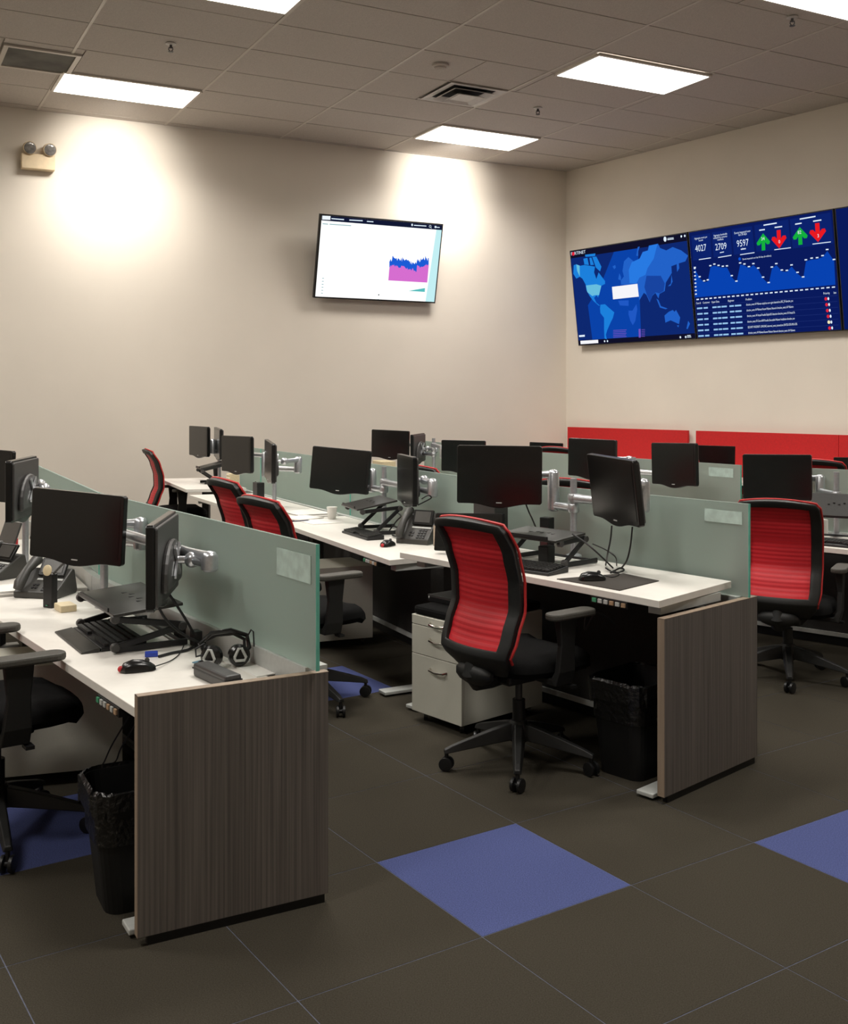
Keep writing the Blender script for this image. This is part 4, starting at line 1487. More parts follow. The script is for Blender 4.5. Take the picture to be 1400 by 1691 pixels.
def waste_bin(label, O, ang, h=0.40):
    r = empty('waste_bin', O, (0, 0, ang), label, 'waste bin', 'black waste bins')
    def ringp(w, d, rr, z, n=5):
        return [Vector((x, yy, z)) for (x, yy) in rrect(w, d, rr, n)]
    lo = ringp(0.22, 0.30, 0.05, 0.0)
    hi = ringp(0.28, 0.38, 0.06, h)
    hin = ringp(0.265, 0.365, 0.055, h)
    lin_ = ringp(0.205, 0.285, 0.05, 0.02)
    n = len(lo)
    vs = lo + hi + hin + lin_
    fs = [tuple(range(n - 1, -1, -1))]
    for k in range(n):
        q = (k + 1) % n
        fs += [(k, q, n + q, n + k), (n + k, n + q, 2 * n + q, 2 * n + k), (2 * n + k, 2 * n + q, 3 * n + q, 3 * n + k)]
    fs.append(tuple(3 * n + k for k in range(n)))
    MB().add(vs, fs).build('bin_body', M_bin, r)
    # liner folded over the rim, uneven hem
    rnd = random.Random(5)
    a = ringp(0.262, 0.362, 0.055, h - 0.16, 8)
    b_ = ringp(0.274, 0.374, 0.058, h + 0.006, 8)
    c = ringp(0.292, 0.392, 0.062, h + 0.004, 8)
    d = ringp(0.282, 0.382, 0.06, h - 0.07, 8)
    n = len(a)
    for k in range(n):
        j = rnd.uniform(-0.006, 0.006)
        b_[k].z += rnd.uniform(0, 0.008)
        c[k] += Vector((math.copysign(abs(j), c[k].x), math.copysign(abs(j), c[k].y), rnd.uniform(-0.004, 0.006)))
        d[k].z += rnd.uniform(-0.03, 0.03)
        d[k] += Vector((math.copysign(0.004 + abs(j), d[k].x), math.copysign(0.004 + abs(j), d[k].y), 0))
    vs = a + b_ + c + d
    fs = []
    for L in range(3):
        for k in range(n):
            q = (k + 1) % n
            fs.append((L * n + k, L * n + q, (L + 1) * n + q, (L + 1) * n + k))
    MB().add(vs, fs).build('liner', M_bag, r)
    return r


def sheet(label, O, ang, size, m=None, name='paper_sheet', thick=0.002, cat='paper'):
    o = MB().box((0, 0, thick / 2), (size[0], size[1], thick)).build(name, m or M_paper)
    o.location = O
    o.rotation_euler = (0, 0, ang)
    tag(o, label, cat)
    return o


# ------------------------------------------------------------------ row A (near left)
GT = 1.145
hA = 0.68
end_panel('woodgrain end panel closing the near desk row with the headset', (-0.834, 3.087), (-0.3046, 3.373), 0.735)
A_FR, A_FL, A_BR, A_BL = (-0.842, 3.135), (-2.087, 4.86), (-0.425, 3.395), (-1.65, 5.10)
standing_desk('white sit-stand desk with mouse, headset and black keyboard, next to the near end panel', A_FR, A_FL, A_BR, A_BL, hA)
standing_desk('white sit-stand desk further along the near row with grey phone and red item', (-2.13, 4.93), (-3.05, 6.75), (-1.65, 5.20), (-2.57, 7.02), hA, ctrl=False)
spine('low grey-railed partition under the near row of frosted screens', [(-0.345, 3.40), (-1.58, 5.17), (-2.76, 7.51)], 0.745, 0.05, (-1, -0.5))
glass_screen('frosted glass screen standing on the near end panel, pale card in its corner', (-0.335, 3.335), (-1.575, 5.165), 0.746, GT, card=(0.03, 0.24, 1.06, 0.09))
glass_screen('frosted glass screen second along the near row, behind the back-turned monitor', (-1.585, 5.18), (-2.76, 7.51), 0.746, GT)
pedestal('white drawer pedestal standing under the desk with headset and mouse', (-1.80, 4.32), (-2.02, 4.65), (0.955, 0.285), 0.55, h=0.50, cushion=False)
waste_bin('black lined waste bin beside the near woodgrain end panel', (-0.898, 3.441, 0), math.radians(-62), h=0.38)

mA1, bA1, nA1 = monitor('dark monitor facing the aisle above the near keyboard', Q(55, 805, 4.50), Q(207, 820, 4.36), Hh=0.29)
mA2, bA2, nA2 = monitor('monitor turned edge-on with its grey back showing above the near mouse', Q(281, 843, 4.12), Q(243, 868, 3.62))
arm_set('silver twin monitor stand on the near desk against the frosted screen', (Q(172, 900, 4.70).x, 4.70), hA, 1.10, 0.98,
        [(bA1, nA1, Q(232, 900, 4.585)), (bA2, nA2, Q(346, 940, 3.80))])
mA3, bA3, nA3 = monitor('monitor with its grey arched back showing at the second near-row desk', Q(56, 752, 5.6), Q(8, 762, 5.05))
mA4, bA4, nA4 = monitor('dark monitor at the second near-row desk behind the back-turned one', Q(-100, 735, 6.3), Q(33, 746, 6.1))
arm_set('silver twin monitor stand at the second near-row desk', (Q(42, 860, 5.75).x, 5.75), hA, 1.12, 1.0, [(bA3, nA3, Q(66, 806, 5.6)), (bA4, nA4, None)])

ARow = math.atan2(0.575, 0.818)            # away from the user on this row
kO = P(160, 1082, hA)
keyboard('black keyboard with long wrist rest on the near desk', (kO.x + 0.0, kO.y + 0.045, hA), ARow - 0.06, L=0.42, D=0.17, rest=0.07)
laptop_stand('folding black laptop stand lowered nearly flat over the near keyboard', P(190, 1080, hA) + Vector((0.0, 0.0, 0)), ARow - 0.06, 0.50,
             ((0.0, 0.014), (0.27, 0.014)), ((0.0, 0.022), (0.25, 0.075)), ((0.25, 0.08), (0.0, 0.125)), ((-0.01, 0.138), (0.25, 0.158)))
mouse('black mouse with red tail lamp on the near desk', (P(227, 1108, hA).x, P(227, 1108, hA).y, hA), math.radians(25), red=True)
ph = P(64, 985, hA)
phone('charcoal desk phone with handset beside the near keyboard', (ph.x + 0.02, ph.y + 0.03, hA), ARow + 0.75)
# headset charger dock leaning in front of the phone
def dock_extra(r):
    MB().lathe((-0.01, 0, 0.165), [(0.02, 0.0), (0.024, 0.004), (0.024, 0.01), (0.016, 0.014)], axis=(-1, 0, 0.2), n=16).build('ear_disc', M_cream, r, smooth=True)
    MB().tube([(0, -0.02, 0.15), (0.01, -0.07, 0.20), (0.01, -0.10, 0.22)], 0.005, 6).build('boom', M_shell, r)
    MB().box((-0.022, 0, 0.012), (0.004, 0.008, 0.004)).build('status_lamp', M_greenb, r)
dk = P(83, 1003, hA)
r = box_thing('headset_dock', 'black headset dock with round cream ear pad in front of the phone', 'headset', (dk.x, dk.y, hA), ARow + 0.5, (0.035, 0.055, 0.15), M_black, dock_extra)
cbx = P(108, 1008, hA)
box_thing('sticky_note_block', 'cream block of notes between the phone and the near keyboard', 'notepad', (cbx.x, cbx.y, hA), ARow, (0.07, 0.10, 0.03), M_cream)
# headset
hs = P(372, 1103, hA)
r = empty('headset', (hs.x, hs.y, hA), (0, 0, math.radians(12)), 'black over-ear headset with silver ring ear cups on papers', 'headset')
for s_ in (-1, 1):
    axc = (-0.15 + s_ * 0.35, -1, 0.12)
    cup = MB().lathe((s_ * 0.046, 0.0, 0.042), [(0.030, -0.020), (0.037, -0.012), (0.037, 0.010), (0.028, 0.018)], axis=axc, n=20).build('ear_cup', M_bezel, r, smooth=True)
    a_ = Vector(axc).normalized()
    rg = MB()
    u_, v_ = frame_from(a_)
    cc = Vector((s_ * 0.046, 0.0, 0.042)) + a_ * 0.019
    rg.tube([cc + (u_ * math.cos(t) * 0.021 + v_ * math.sin(t) * 0.024) for t in [2 * math.pi * k / 3 + 0.5 + d_ for k in range(3) for d_ in (-0.25, 0.25)] + [0.25]], 0.005, 8)
    ro = rg.build('silver_ring', M_lightgrey, cup, smooth=True)
MB().tube([(-0.066, 0.012, 0.045), (-0.085, 0.03, 0.080), (-0.045, 0.045, 0.112), (0.02, 0.05, 0.118), (0.075, 0.04, 0.100), (0.082, 0.02, 0.062), (0.064, 0.012, 0.045)], 0.008, 8).build('headband', M_bezel, r, smooth=True)
MB().tube([(-0.066, 0.022, 0.055), (-0.070, 0.05, 0.085), (-0.03, 0.062, 0.100), (0.03, 0.064, 0.102), (0.066, 0.05, 0.085), (0.066, 0.022, 0.055)], 0.006, 8).build('inner_band', M_black, r, smooth=True)
MB().tube([(-0.07, 0.0, 0.05), (-0.098, -0.005, 0.045), (-0.10, 0.0, 0.07), (-0.07, 0.01, 0.085)], 0.004, 6).build('mic_boom', M_black, r)
MB().tube([(0.07, 0.02, 0.09), (0.088, 0.01, 0.125), (0.095, 0.0, 0.12), (0.097, -0.01, 0.07)], 0.0025, 6).build('cord', M_cable, r)
def case_extra(r):
    MB().box((0, 0.0, 0.028), (0.235, 0.062, 0.004)).build('seam', M_black, r)
    MB().tube([(-0.11, 0.0, 0.04), (-0.13, 0.005, 0.035), (-0.15, 0.01, 0.025)], 0.009, 8).build('pull_tab', M_black, r)
    MB().box((-0.165, 0.012, 0.018), (0.02, 0.014, 0.006)).build('tab_end', M_lightgrey, r)
cs = P(358, 1126, hA)
box_thing('accessory_case', 'slim dark grey case lying in front of the headset', 'case', (cs.x, cs.y, hA), math.radians(-52), (0.23, 0.06, 0.045), M_shell, case_extra, bevel=0.008)
pp = P(432, 1098, hA)
sheet('white sheets of paper under the headset beside the frosted screen', (pp.x, pp.y - 0.0, hA), math.radians(-54), (0.28, 0.18), thick=0.0035)
bl = P(340, 1096, hA)
sheet('small blue card under the headset', (bl.x, bl.y, hA + 0.0005), math.radians(-40), (0.09, 0.05), mat('blue_card', (92, 140, 160), 0.6, noise=((30, 30, 30), 0.05)), 'card', 0.003, 'card')
cable('black video cable with blue plug lying behind the near mouse', [P(262, 1084, hA + 0.006), P(285, 1078, hA + 0.006), P(310, 1073, hA + 0.006), P(330, 1062, hA + 0.012)], 0.005)
bp_ = P(250, 1084, hA)
o = MB().box((0, 0, 0.009), (0.045, 0.030, 0.016)).build('video_plug', M_blueplug, None, bevel=0.002)
o.location = (bp_.x, bp_.y, hA); o.rotation_euler = (0, 0, 0.25)
tag(o, 'blue video plug lying behind the near mouse', 'plug')
cable('thin grey cord of the near mouse', [P(257, 1100, hA + 0.012), P(280, 1092, hA + 0.004), P(296, 1080, hA + 0.004), P(306, 1060, hA + 0.004)], 0.002)
cable('black cable hanging from the edge-on monitor to the near desk', [Q(277, 978, 3.9), Q(292, 1000, 3.92), Q(312, 1032, 3.94), P(330, 1066, hA + 0.004)], 0.005)
cable('black cable curving from the edge-on monitor towards the headset', [Q(262, 1003, 3.8), Q(275, 1024, 3.85), Q(300, 1046, 3.88), P(342, 1068, hA + 0.004)], 0.005)
for k, (px, py) in enumerate(((283, 1062), (310, 1072))):
    q = P(px, py, hA)
    o = MB().box((0, 0, 0.03), (0.05, 0.03, 0.058)).build('power_brick', M_black, None, bevel=0.003)
    o.location = (q.x + 0.02, q.y + 0.05, hA); o.rotation_euler = (0, 0, ARow + 1.57)
    tag(o, ('black power plug block behind the lowered laptop stand', 'black power plug block nearest the headset')[k], 'plug', 'power plugs on the near desk')
# second near-row desk: things at the frame's edge
q = P(25, 958, hA)
phone('grey desk phone at the second near-row desk', (q.x - 0.12, q.y + 0.1, hA), ARow + 0.4)
q = P(20, 900, hA)
box_thing('red_box', 'small red box on the second near-row desk', 'box', (q.x, q.y, hA), 0.4, (0.07, 0.05, 0.04), M_red)
def lap_extra(r):
    MB().add([(0.10, -0.16, 0.018), (0.10, 0.16, 0.018), (0.17, 0.16, 0.23), (0.17, -0.16, 0.23), (0.11, -0.16, 0.016), (0.11, 0.16, 0.016), (0.18, 0.16, 0.228), (0.18, -0.16, 0.228)],
             [(0, 3, 2, 1), (4, 5, 6, 7), (0, 1, 5, 4), (1, 2, 6, 5), (2, 3, 7, 6), (3, 0, 4, 7)]).build('lid', M_shell, r)
q = P(-30, 930, hA)
box_thing('laptop', 'open dark laptop at the second near-row desk', 'laptop', (q.x, q.y, hA), ARow, (0.22, 0.32, 0.018), M_black, lap_extra)
q = P(8, 975, hA)
sheet('stack of white paper on the near desk at the frame edge', (q.x, q.y, hA), 0.5, (0.16, 0.2), thick=0.012)
cable('thin blue lead hanging under the near desk from its control panel', [P(190, 1188, 0.60) + Vector((0.03, 0.08, 0)), Q(185, 1230, 3.9), Q(172, 1258, 4.2), Q(165, 1268, 4.42)], 0.003, M_cable)
cable('second thin lead hanging under the near desk by the bin', [P(204, 1196, 0.60) + Vector((0.03, 0.08, 0)), Q(200, 1235, 3.9), Q(190, 1258, 4.2), Q(170, 1266, 4.44)], 0.003, M_cable)

# ------------------------------------------------------------------ row B (centre)
hB1, hB = 0.80, 0.74
end_panel('woodgrain end panel beside the raised white desk with mouse pad', (0.948, 4.179), (1.467, 4.667), 0.735)
B1 = dict(FR=(0.935, 4.214), FL=(-0.127, 5.556), BR=(1.355, 4.672), BL=(0.345, 5.93))
standing_desk('raised white sit-stand desk with mouse pad beside the second end panel', B1['FR'], B1['FL'], B1['BR'], B1['BL'], hB1)
B2 = dict(FR=(-0.185, 5.68), FL=(-1.10, 7.62), BR=(0.305, 6.0), BL=(-0.585, 7.84))
standing_desk('white sit-stand desk with a high folded laptop stand and phone in the centre row', B2['FR'], B2['FL'], B2['BR'], B2['BL'], hB)
B3 = dict(FR=(-1.16, 7.74), FL=(-2.13, 9.62), BR=(-0.64, 7.95), BL=(-1.56, 9.80))
standing_desk('white sit-stand desk with papers and cream boxes in the centre row', B3['FR'], B3['FL'], B3['BR'], B3['BL'], hB - 0.005)
B4 = dict(FR=(-2.19, 9.75), FL=(-2.76, 11.08), BR=(-1.66, 9.90), BL=(-2.2, 11.2))
standing_desk('white sit-stand desk next to the pale wall at the end of the centre row', B4['FR'], B4['FL'], B4['BR'], B4['BL'], 0.775, ctrl=False, f0=0.3)
gB = [(1.42, 4.63), (0.375, 5.985), (-0.545, 7.91), (-1.50, 9.80), (-1.80, 10.4)]
spine('low dark partition under the centre row of frosted screens', [(1.40, 4.665), (0.375, 5.985), (-0.545, 7.91), (-1.50, 9.80), (-1.80, 10.4)], 0.735, 0.05, (-1, -0.5))
glass_screen('frosted glass screen standing on the second end panel, pale card in its corner', gB[0], (0.38, 5.975), 0.736, GT, card=(0.03, 0.20, 1.078, 0.055))
glass_screen('frosted glass screen behind the high folded laptop stand', (0.37, 5.995), (-0.54, 7.90), 0.736, GT)
glass_screen('frosted glass screen behind the papers of the centre row', (-0.55, 7.92), (-1.50, 9.80), 0.736, GT)
glass_screen('short frosted glass screen at the wall end of the centre row', (-1.51, 9.82), (-1.80, 10.4), 0.736, GT)
pd = pedestal('white three-drawer pedestal with black cushion under the raised desk, red chair in front', (-0.0605, 5.30), (0.178, 5.02), (0.745, 0.667), 0.57, h=0.53)
pedestal('white drawer pedestal under the centre desk beside the empty floor', (-0.80, 6.73), (-0.97, 7.09), (0.93, 0.36), 0.50, h=0.52, cushion=False)
waste_bin('black lined waste bin under the raised desk beside the second end panel', (0.932, 4.60, 0), math.radians(-47), h=0.40)
q = P(722, 985, 0.575)
def lapbag(r):
    MB().box((0, 0, 0.031), (0.30, 0.22, 0.006)).build('lid', M_shell, r)
    for (x, y) in ((-0.14, -0.10), (0.14, -0.10)):
        MB().ball((x, y, 0.02), 0.012, 8).build('corner_stud', M_lightgrey, r, smooth=True)
box_thing('docking_station', 'black closed laptop lying on the cushion of the pedestal', 'laptop', (0.20, 5.36, 0.575), math.radians(-49), (0.30, 0.22, 0.028), M_black, lapbag)

mB1, bB1, nB1 = monitor('dark monitor facing the aisle over the raised desk, beside the grey pole', Q(755, 735, 5.5), Q(895, 737, 5.42))
mB2, bB2, nB2 = monitor('dark monitor angled sideways over the mouse pad of the raised desk', Q(970, 749, 5.05), Q(1046, 761, 4.65), pitch=8)
arm_set('silver twin monitor stand with tall grey pole on the raised desk', (Q(947, 800, 5.38).x, 5.38), hB1, 1.20, 1.05,
        [(bB1, nB1, None), (bB2, nB2, Q(1062, 798, 5.0))])
mB3, bB3, nB3 = monitor('dark monitor facing the aisle over the high folded laptop stand', Q(517, 736, 7.5), Q(612, 745, 7.25), pitch=-4)
mB4, bB4, nB4 = monitor('narrow-seen grey-faced monitor beside the grey pole of the centre desk', Q(657, 749, 6.85), Q(683, 755, 6.40))
arm_set('silver twin monitor stand behind the high folded laptop stand', (Q(634, 800, 7.2).x, 7.2), hB, 1.144, 0.99, [(bB3, nB3, Q(614, 785, 7.33)), (bB4, nB4, Q(714, 800, 6.4))])
mB5, bB5, nB5 = monitor('dark monitor above the cream file boxes', Q(366, 719, 9.0), Q(415, 721, 8.6))
mB6, bB6, nB6 = monitor('slim grey-faced monitor seen edge-on above the papers', Q(438, 725, 8.35), Q(450, 733, 7.9))
arm_set('silver twin monitor stand on the desk with cream boxes', (Q(453, 800, 8.5).x, 8.5), hB - 0.005, 1.13, 1.0, [(bB5, nB5, None), (bB6, nB6, Q(492, 770, 8.35))])
mB7, bB7, nB7 = monitor('dark monitor beside the pale wall at the end of the centre row', Q(312, 703, 10.95), Q(344, 705, 10.5))
mB8, bB8, nB8 = monitor('edge-on monitor at the wall end above the raised black stand', Q(354, 705, 10.9), Q(364, 709, 10.4))
arm_set('silver twin monitor stand at the wall end of the centre row', (Q(362, 790, 10.75).x, 10.75), 0.775, 1.2, 1.08, [(bB7, nB7, None), (bB8, nB8, None)])

B1A = math.radians(47)
ko = P(905, 952, hB1)
keyboard('black keyboard under the laptop stand on the raised desk', (ko.x, ko.y, hB1), B1A, L=0.44, D=0.16, rest=0.0)
O = P(932, 938, hB1)
laptop_stand('folding black laptop stand with level tray on the raised desk', (O.x, O.y, hB1), B1A - 0.1, 0.36,
             ((0.0, 0.014), (0.24, 0.014)), ((0.0, 0.022), (0.15, 0.125)), ((0.15, 0.130), (-0.03, 0.118)), ((-0.08, 0.130), (0.14, 0.152)))
mp = [P(919, 957, hB1), P(1023, 976, hB1), P(1088, 960, hB1), P(1029, 948, hB1)]
c = sum(mp, Vector()) / 4
o = MB().prism([((p - c).x, (p - c).y) for p in mp], 0, 0.004).build('mouse_pad', M_pad, None, bevel=0.001)
o.location = (c.x, c.y, hB1)
tag(o, 'brown-grey mouse pad on the raised desk', 'mouse pad')
q = P(977, 958, hB1 + 0.004)
mouse('black mouse on the brown-grey mouse pad', (q.x, q.y, hB1 + 0.004), math.radians(10))
q = P(905, 872, hB1) if False else Q(905, 900, 5.35)
def adapter(r):
    MB().box((0.03, 0.02, 0.09), (0.05, 0.03, 0.16)).build('rear_block', M_shell, r)
    MB().box((-0.027, 0, 0.09), (0.003, 0.04, 0.10)).build('red_front', mat('dark_red_plastic', (70, 22, 26), 0.4, noise=((30, 30, 30), 0.1)), r)
box_thing('web_camera', 'dark red and black upright device behind the level laptop stand', 'device', (Q(903, 880, 5.5).x, 5.5, hB1), math.radians(50), (0.05, 0.06, 0.19), M_black, adapter)
q = Q(900, 900, 5.2)
box_thing('charger_block', 'black block standing under the level laptop tray', 'device', (0.60, 5.19, hB1), B1A, (0.06, 0.06, 0.085), M_black)
# small display standing on the raised desk
TLm, TRm = Q(714, 847, 5.55), Q(838, 848, 5.30)
r, bb, nn_ = monitor('small frameless black display standing on the raised desk behind the red chair', TLm, TRm, pitch=-10, Hh=0.195, chin=False, wide=0.40, group=None)
ft = MB().box((0, 0.075, -0.082), (0.18, 0.08, 0.012)); ft.box((0, 0.07, -0.04), (0.05, 0.02, 0.09))
ft.build('stand_foot', M_black, r)
q = Q(810, 842, 5.78)
box_thing('white_box', 'white-topped flat box behind the small frameless display', 'box', (q.x, q.y, hB1), math.radians(-50), (0.17, 0.10, 0.242), M_shell,
          lambda r: MB().box((0, 0, 0.248), (0.172, 0.102, 0.012)).build('lid', M_white, r))
cable('black cable hanging from the angled monitor to the raised desk', [Q(1010, 868, 4.8), Q(1008, 890, 4.8), Q(1003, 915, 4.82), P(1000, 933, hB1 + 0.004)], 0.004)
cable('second black cable hanging from the angled monitor', [Q(1044, 870, 4.7), Q(1041, 900, 4.72), Q(1035, 925, 4.76), P(1026, 938, hB1 + 0.004)], 0.004)
cable('black cable from the monitor behind the red chair', [Q(868, 832, 5.45), Q(873, 845, 5.46), Q(880, 860, 5.45), Q(888, 880, 5.44)], 0.004)
cable('black cable draped from the level laptop tray across the desk', [Q(945, 882, 5.05), Q(965, 895, 4.98), Q(985, 912, 4.93), P(1012, 938, hB1 + 0.004)], 0.004)
cable('black cable looping from the stand joint to the desk back', [Q(978, 898, 5.0), Q(1000, 908, 4.98), Q(1016, 920, 4.95), P(1018, 934, hB1 + 0.004)], 0.003)
cable('grey cord of the mouse on the pad', [P(997, 950, hB1 + 0.012), P(1012, 953, hB1 + 0.006), P(1022, 948, hB1 + 0.006), P(1012, 942, hB1 + 0.003)], 0.0025)
cable('tangle of black leads on the raised desk by the stand', [P(1008, 946, hB1 + 0.008), P(1024, 938, hB1 + 0.01), P(1030, 942, hB1 + 0.008), P(1015, 946, hB1 + 0.008), P(1000, 938, hB1 + 0.012)], 0.004)
cable('thin light lead looping under the raised desk', [Q(968, 1010, 4.75), Q(966, 1040, 4.8), Q(985, 1012, 4.75), Q(1015, 1030, 4.8)], 0.004, M_shell)

# centre desk B2
B2A = math.radians(26)
ko = P(606, 893, hB)
keyboard('flat black keyboard in front of the high folded laptop stand', (ko.x, ko.y, hB), B2A, L=0.42, D=0.115)
O = P(621, 884, hB)
laptop_stand('folding black laptop stand raised high on the centre desk', (O.x, O.y, hB), B2A - 0.1, 0.34,
             ((0.0, 0.014), (0.24, 0.014)), ((0.0, 0.022), (0.16, 0.165)), ((0.16, 0.17), (-0.09, 0.150)), ((-0.13, 0.165), (0.14, 0.215)))
q = P(640, 902, hB)
mouse('black mouse with reddish side next to the phone on the centre desk', (q.x, q.y, hB), math.radians(60), red=True)
q = P(692, 896, hB)
phone('charcoal desk phone with tall display on the centre desk beside the raised desk', (q.x, q.y, hB), B2A + 0.6, rise=1.5)
o = MB().box((0, 0, 0.11), (0.004, 0.07, 0.12)).build('card', M_card, None, bevel=0.001)
q = Q(724, 880, 6.22)
o.location = (q.x, q.y, hB); o.rotation_euler = (0, 0, 1.0)
o.data.transform(Matrix.Translation((0, 0, -0.05)))
tag(o, 'buff card propped up beside the centre desk phone', 'card')
# paper cups
q = P(548, 857, hB)
r = empty('paper_cup', (q.x, q.y, hB), (0, 0, 0), 'stack of white paper cups beside the folded laptop stand', 'cup')
MB().lathe((0, 0, 0), [(0.028, 0.0), (0.036, 0.075)], n=18).build('cup_wall', M_paper, r, smooth=True)
MB().lathe((0, 0, 0.075), [(0.038, 0.0), (0.038, 0.012)], n=18).build('rim', M_paper, r, smooth=True)
for k, (px, py, ang, sz, lab) in enumerate(((505, 846, 60, (0.36, 0.28), 'large white sheet lying at the back of the centre desk'), (525, 862, 62, (0.30, 0.22), 'white pad of paper under the pen'), (500, 858, 75, (0.20, 0.22), 'white sheet lying beside the pen pad'))):
    q = P(px, py, hB)
    sheet(lab, (q.x, q.y, hB + (0, 0, 0.008)[k]), math.radians(ang + 60), sz, thick=0.004 + 0.003 * k)
q = P(496, 861, hB + 0.011)
o = MB().tube([(-0.07, 0, 0.004), (0.06, 0, 0.004), (0.075, 0, 0.004)], [0.004, 0.004, 0.001], 8).build('pen', mat('dark_blue_pen', (40, 44, 70), 0.4, noise=((30, 30, 30), 0.05)), None, smooth=True)
o.location = (q.x, q.y, hB + 0.011); o.rotation_euler = (0, 0, math.radians(40))
tag(o, 'dark pen lying on the white paper pad', 'pen')
cable('loop of black cable on the centre desk by the grey pole', [P(640, 880, hB + 0.006), Q(655, 860, 6.75), Q(662, 852, 6.8), Q(652, 846, 6.85), Q(645, 852, 6.9)], 0.004)
cable('black cable looping below the narrow-seen monitor arm', [Q(690, 834, 6.40), Q(702, 828, 6.36), Q(712, 822, 6.32), Q(707, 818, 6.30), Q(696, 824, 6.30)], 0.004)
cable('heap of black leads behind the centre desk phone', [P(640, 880, hB + 0.008), P(660, 876, hB + 0.02), P(678, 884, hB + 0.01), P(662, 888, hB + 0.015), P(648, 884, hB + 0.01)], 0.006)

# B3 / B4 things
q = P(388, 808, hB)
box_thing('file_box', 'cream file box with ridged face under the monitor', 'box', (-1.80, 9.98, 0.775), math.radians(26), (0.09, 0.125, 0.13), M_cream,
          lambda r: [MB().box((-0.047, 0, 0.03 + 0.03 * k), (0.004, 0.11, 0.004)).build('ridge', M_paper, r) for k in range(4)])
q = P(428, 814, hB)
box_thing('headset_stand', 'black boxy device with antenna beside the cream file box', 'device', (-1.47, 9.42, hB - 0.005), math.radians(30), (0.07, 0.11, 0.13), M_black,
          lambda r: MB().tube([(0, 0.05, 0.1), (0.0, 0.075, 0.13)], 0.008, 8).build('knob', M_black, r))
q = P(400, 830, hB)
sheet('dark mouse pad on the desk with cream boxes', (q.x, q.y, hB - 0.005), math.radians(26), (0.22, 0.18), M_pad, 'mouse_pad', 0.004, 'mouse pad')
O = Vector((-2.10, 10.33, 0.775))
laptop_stand('folding black laptop stand raised in a zigzag at the wall end', (O.x, O.y, 0.775), math.radians(24), 0.20,
             ((-0.04, 0.014), (0.22, 0.014)), ((0.10, 0.022), (-0.06, 0.13)), ((-0.06, 0.135), (0.22, 0.20)), ((-0.08, 0.152), (0.24, 0.225)))
q = P(358, 786, 0.775)
r = empty('black_cup', (q.x, q.y, 0.775), (0, 0, 0), 'black cup behind the zigzag laptop stand', 'cup')
MB().lathe((0, 0, 0), [(0.035, 0.0), (0.042, 0.085), (0.036, 0.085), (0.03, 0.02)], n=16).build('cup_wall', M_black, r, smooth=True)

# ------------------------------------------------------------------ row C (behind the centre row)
hC = 0.74
gC = [(3.25, 6.45), (2.215, 7.36), (1.0, 9.2), (0.01, 11.7)]
spine('low dark partition under the third row of frosted screens', gC, 0.735, 0.05, (-1, -0.5))
glass_screen('frosted glass screen of the third row behind the tall chair and wide monitor', gC[0], (2.225, 7.35), 0.736, GT)
glass_screen('frosted glass screen of the third row below the red panels, pale card in its corner', (2.205, 7.375), (1.005, 9.19), 0.736, GT, card=(0.06, 0.22, 1.085, 0.065))
glass_screen('frosted glass screen of the third row running to the pale wall', (0.995, 9.215), (0.01, 11.7), 0.736, GT, card=(0.05, 0.2, 1.06, 0.065))
standing_desk('white sit-stand desk with keyboard behind the tall red-backed chair', (2.58, 5.93), (1.72, 6.78), (3.04, 6.38), (2.15, 7.22), hC, ctrl=False)
standing_desk('white sit-stand desk of the third row hidden behind the long frosted screen', (1.68, 6.86), (0.62, 8.75), (2.10, 7.28), (0.98, 8.98), hC, ctrl=False)
standing_desk('white sit-stand desk of the third row beside the pale wall', (0.50, 9.0), (-0.5, 11.35), (0.93, 9.2), (-0.05, 11.6), hC, ctrl=False)
mC1, bC1, nC1 = monitor('wide dark monitor standing above the tall red-backed chair', Q(1226, 750, 7.12), Q(1340, 751, 6.92))
arm_set('silver monitor stand with grey pole behind the tall red-backed chair', (Q(1381, 800, 6.66).x, 6.66), hC, 1.145, 1.0, [(bC1, nC1, Q(1354, 812, 6.95))])
mC2, bC2, nC2 = monitor('dark monitor in front of the first red panel', Q(939, 723, 8.48), Q(1017, 727, 8.15))
mC3, bC3, nC3 = monitor('dark monitor overlapping the gap between the red panels', Q(1076, 731, 7.75), Q(1149, 732, 7.35))
arm_set('silver twin monitor stand of the third row behind the angled monitor', (Q(1046, 760, 8.1).x, 8.1), hC, 1.16, 1.0, [(bC2, nC2, None), (bC3, nC3, None)])
mC4, bC4, nC4 = monitor('dark monitor against the pale wall above a cream box', Q(613, 709, 11.6), Q(676, 712, 11.3))
mC5, bC5, nC5 = monitor('monitor with its back turned next to the pale wall', Q(698, 715, 11.35), Q(678, 718, 10.95))
mC6, bC6, nC6 = monitor('dark monitor half hidden behind the raised desk monitor', Q(729, 726.5, 10.3), Q(801, 728, 10.1))
arm_set('silver twin monitor stand of the third row by the pale wall', (Q(716, 760, 11.0).x, 11.0), hC, 1.2, 1.03, [(bC4, nC4, None), (bC5, nC5, Q(719, 746, 11.0)), (bC6, nC6, None)])
q = Q(1376, 892, 6.35)
keyboard('black keyboard behind the tall red-backed chair', (2.54, 6.06, hC), math.radians(50), L=0.42, D=0.14)
O = Vector((2.64, 6.36, hC))
laptop_stand('folding black laptop stand with upright tray behind the tall red-backed chair', O, math.radians(60), 0.30,
             ((0.0, 0.014), (0.20, 0.014)), ((0.14, 0.022), (0.02, 0.10)), ((0.02, 0.10), (0.06, 0.16)), ((0.03, 0.14), (0.10, 0.28)))
q = Q(1352, 880, 6.75)
box_thing('white_carton', 'small white carton behind the tall red-backed chair', 'box', (q.x, q.y, hC), 0.3, (0.08, 0.08, 0.10), M_paper)
q = Q(626, 765, 11.3)
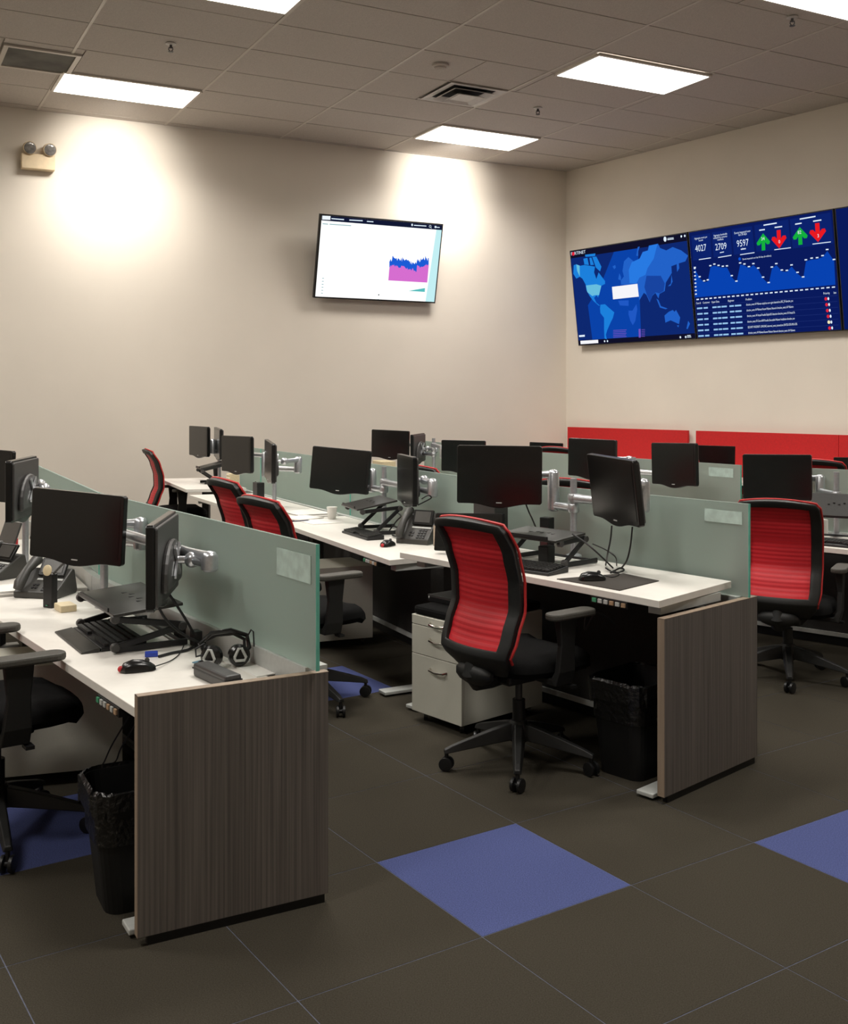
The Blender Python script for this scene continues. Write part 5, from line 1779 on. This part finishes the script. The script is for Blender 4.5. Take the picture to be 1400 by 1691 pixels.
box_thing('desk_organizer', 'cream organiser box with black slot on the wall-end desk', 'box', (Q(634, 765, 11.1).x, 11.1, hC), math.radians(20), (0.16, 0.30, 0.22), M_cream,
          lambda r: MB().box((-0.075, 0.08, 0.16), (0.02, 0.12, 0.05)).build('slot', M_black, r))

# ------------------------------------------------------------------ row D along the right wall
nR = Vector((-0.8052, -0.5930, 0))
def rwall(t, off):
    return Vector((1.89 + 2.43 * t, 14.1 - 3.3 * t, 0)) + nR * off
def wt_(px):          # parameter along the right wall for a column of the picture
    k = (px - 700) / F
    return (1.89 - 14.1 * k) / (-2.43 - 3.3 * k) 
for (a, b_, lab) in ((942, 1141, 'red upright panel against the right wall beside the room corner'), (1154, 1700, 'long red upright panel against the right wall under the video wall')):
    A, B = rwall(wt_(a), 0.06), rwall(min(wt_(b_), 1.9), 0.06)
    d = (B - A).normalized()
    c = (A + B) / 2
    r = empty('red_screen', (c.x, c.y, 0), (0, 0, 0), lab, 'panel', 'red panels along the right wall')
    n_seg = max(1, round((B - A).length / 1.6))
    for k in range(n_seg):
        p0, p1 = A + (B - A) * (k / n_seg) + d * 0.002, A + (B - A) * ((k + 1) / n_seg) - d * 0.002
        MB().prism([p0[:2], p1[:2], (p1 - nR * 0.03)[:2], (p0 - nR * 0.03)[:2]], 0.55, 1.24).build('panel', M_redpanel, r, bevel=0.003, world=(c.x, c.y, 0))
    for k in range(n_seg + 1):
        p = A + (B - A) * (k / n_seg)
        p = p + d * (0.03 if k == 0 else (-0.03 if k == n_seg else 0)) - nR * 0.015
        MB().box((p.x, p.y, 0.275), (0.03, 0.03, 0.55)).build('post', M_lightgrey, r, world=(c.x, c.y, 0))
for k, (t0, t1, lab) in enumerate(((0.03, 0.48, 'white desk in front of the first red panel'), (0.53, 0.97, 'white desk in front of the long red panel under the dashboard display'), (0.985, 1.4, 'white desk in front of the long red panel at the frame edge'))):
    FLd, FRd = rwall(t0, 0.72), rwall(t1, 0.72)
    BLd, BRd = rwall(t0, 0.10), rwall(t1, 0.10)
    standing_desk(lab, FRd, FLd, BRd, BLd, hC, ctrl=False)
def small_monitor(lab, pxl, pxr, pyl, pyr, yl, yr, Hm):
    TLd, TRd = Q(pxl, pyl, yl), Q(pxr, pyr, yr)
    r, bb, nn_ = monitor(lab, TLd, TRd, Hh=Hm, chin=False, group=None)
    zc = (TLd.z + TRd.z) / 2
    kk = zc - Hm / 2 - hC
    ft = MB().box((0, 0.07, -kk + 0.008), (0.20, 0.16, 0.012))
    ft.box((0, 0.07, -kk / 2 + 0.01), (0.05, 0.02, kk))
    ft.build('stand_foot', M_black, r)
small_monitor('low dark monitor peeking over the frosted screen beside the room corner', 876, 928, 730, 732, 12.65, 12.55, 0.26)
small_monitor('black monitor in front of the long red panel right of the gap', 1150, 1214, 735, 737, 11.45, 11.3, 0.30)
small_monitor('low dark monitor in front of the red panel at the frame edge', 1377, 1450, 755, 756, 10.15, 10.05, 0.26)
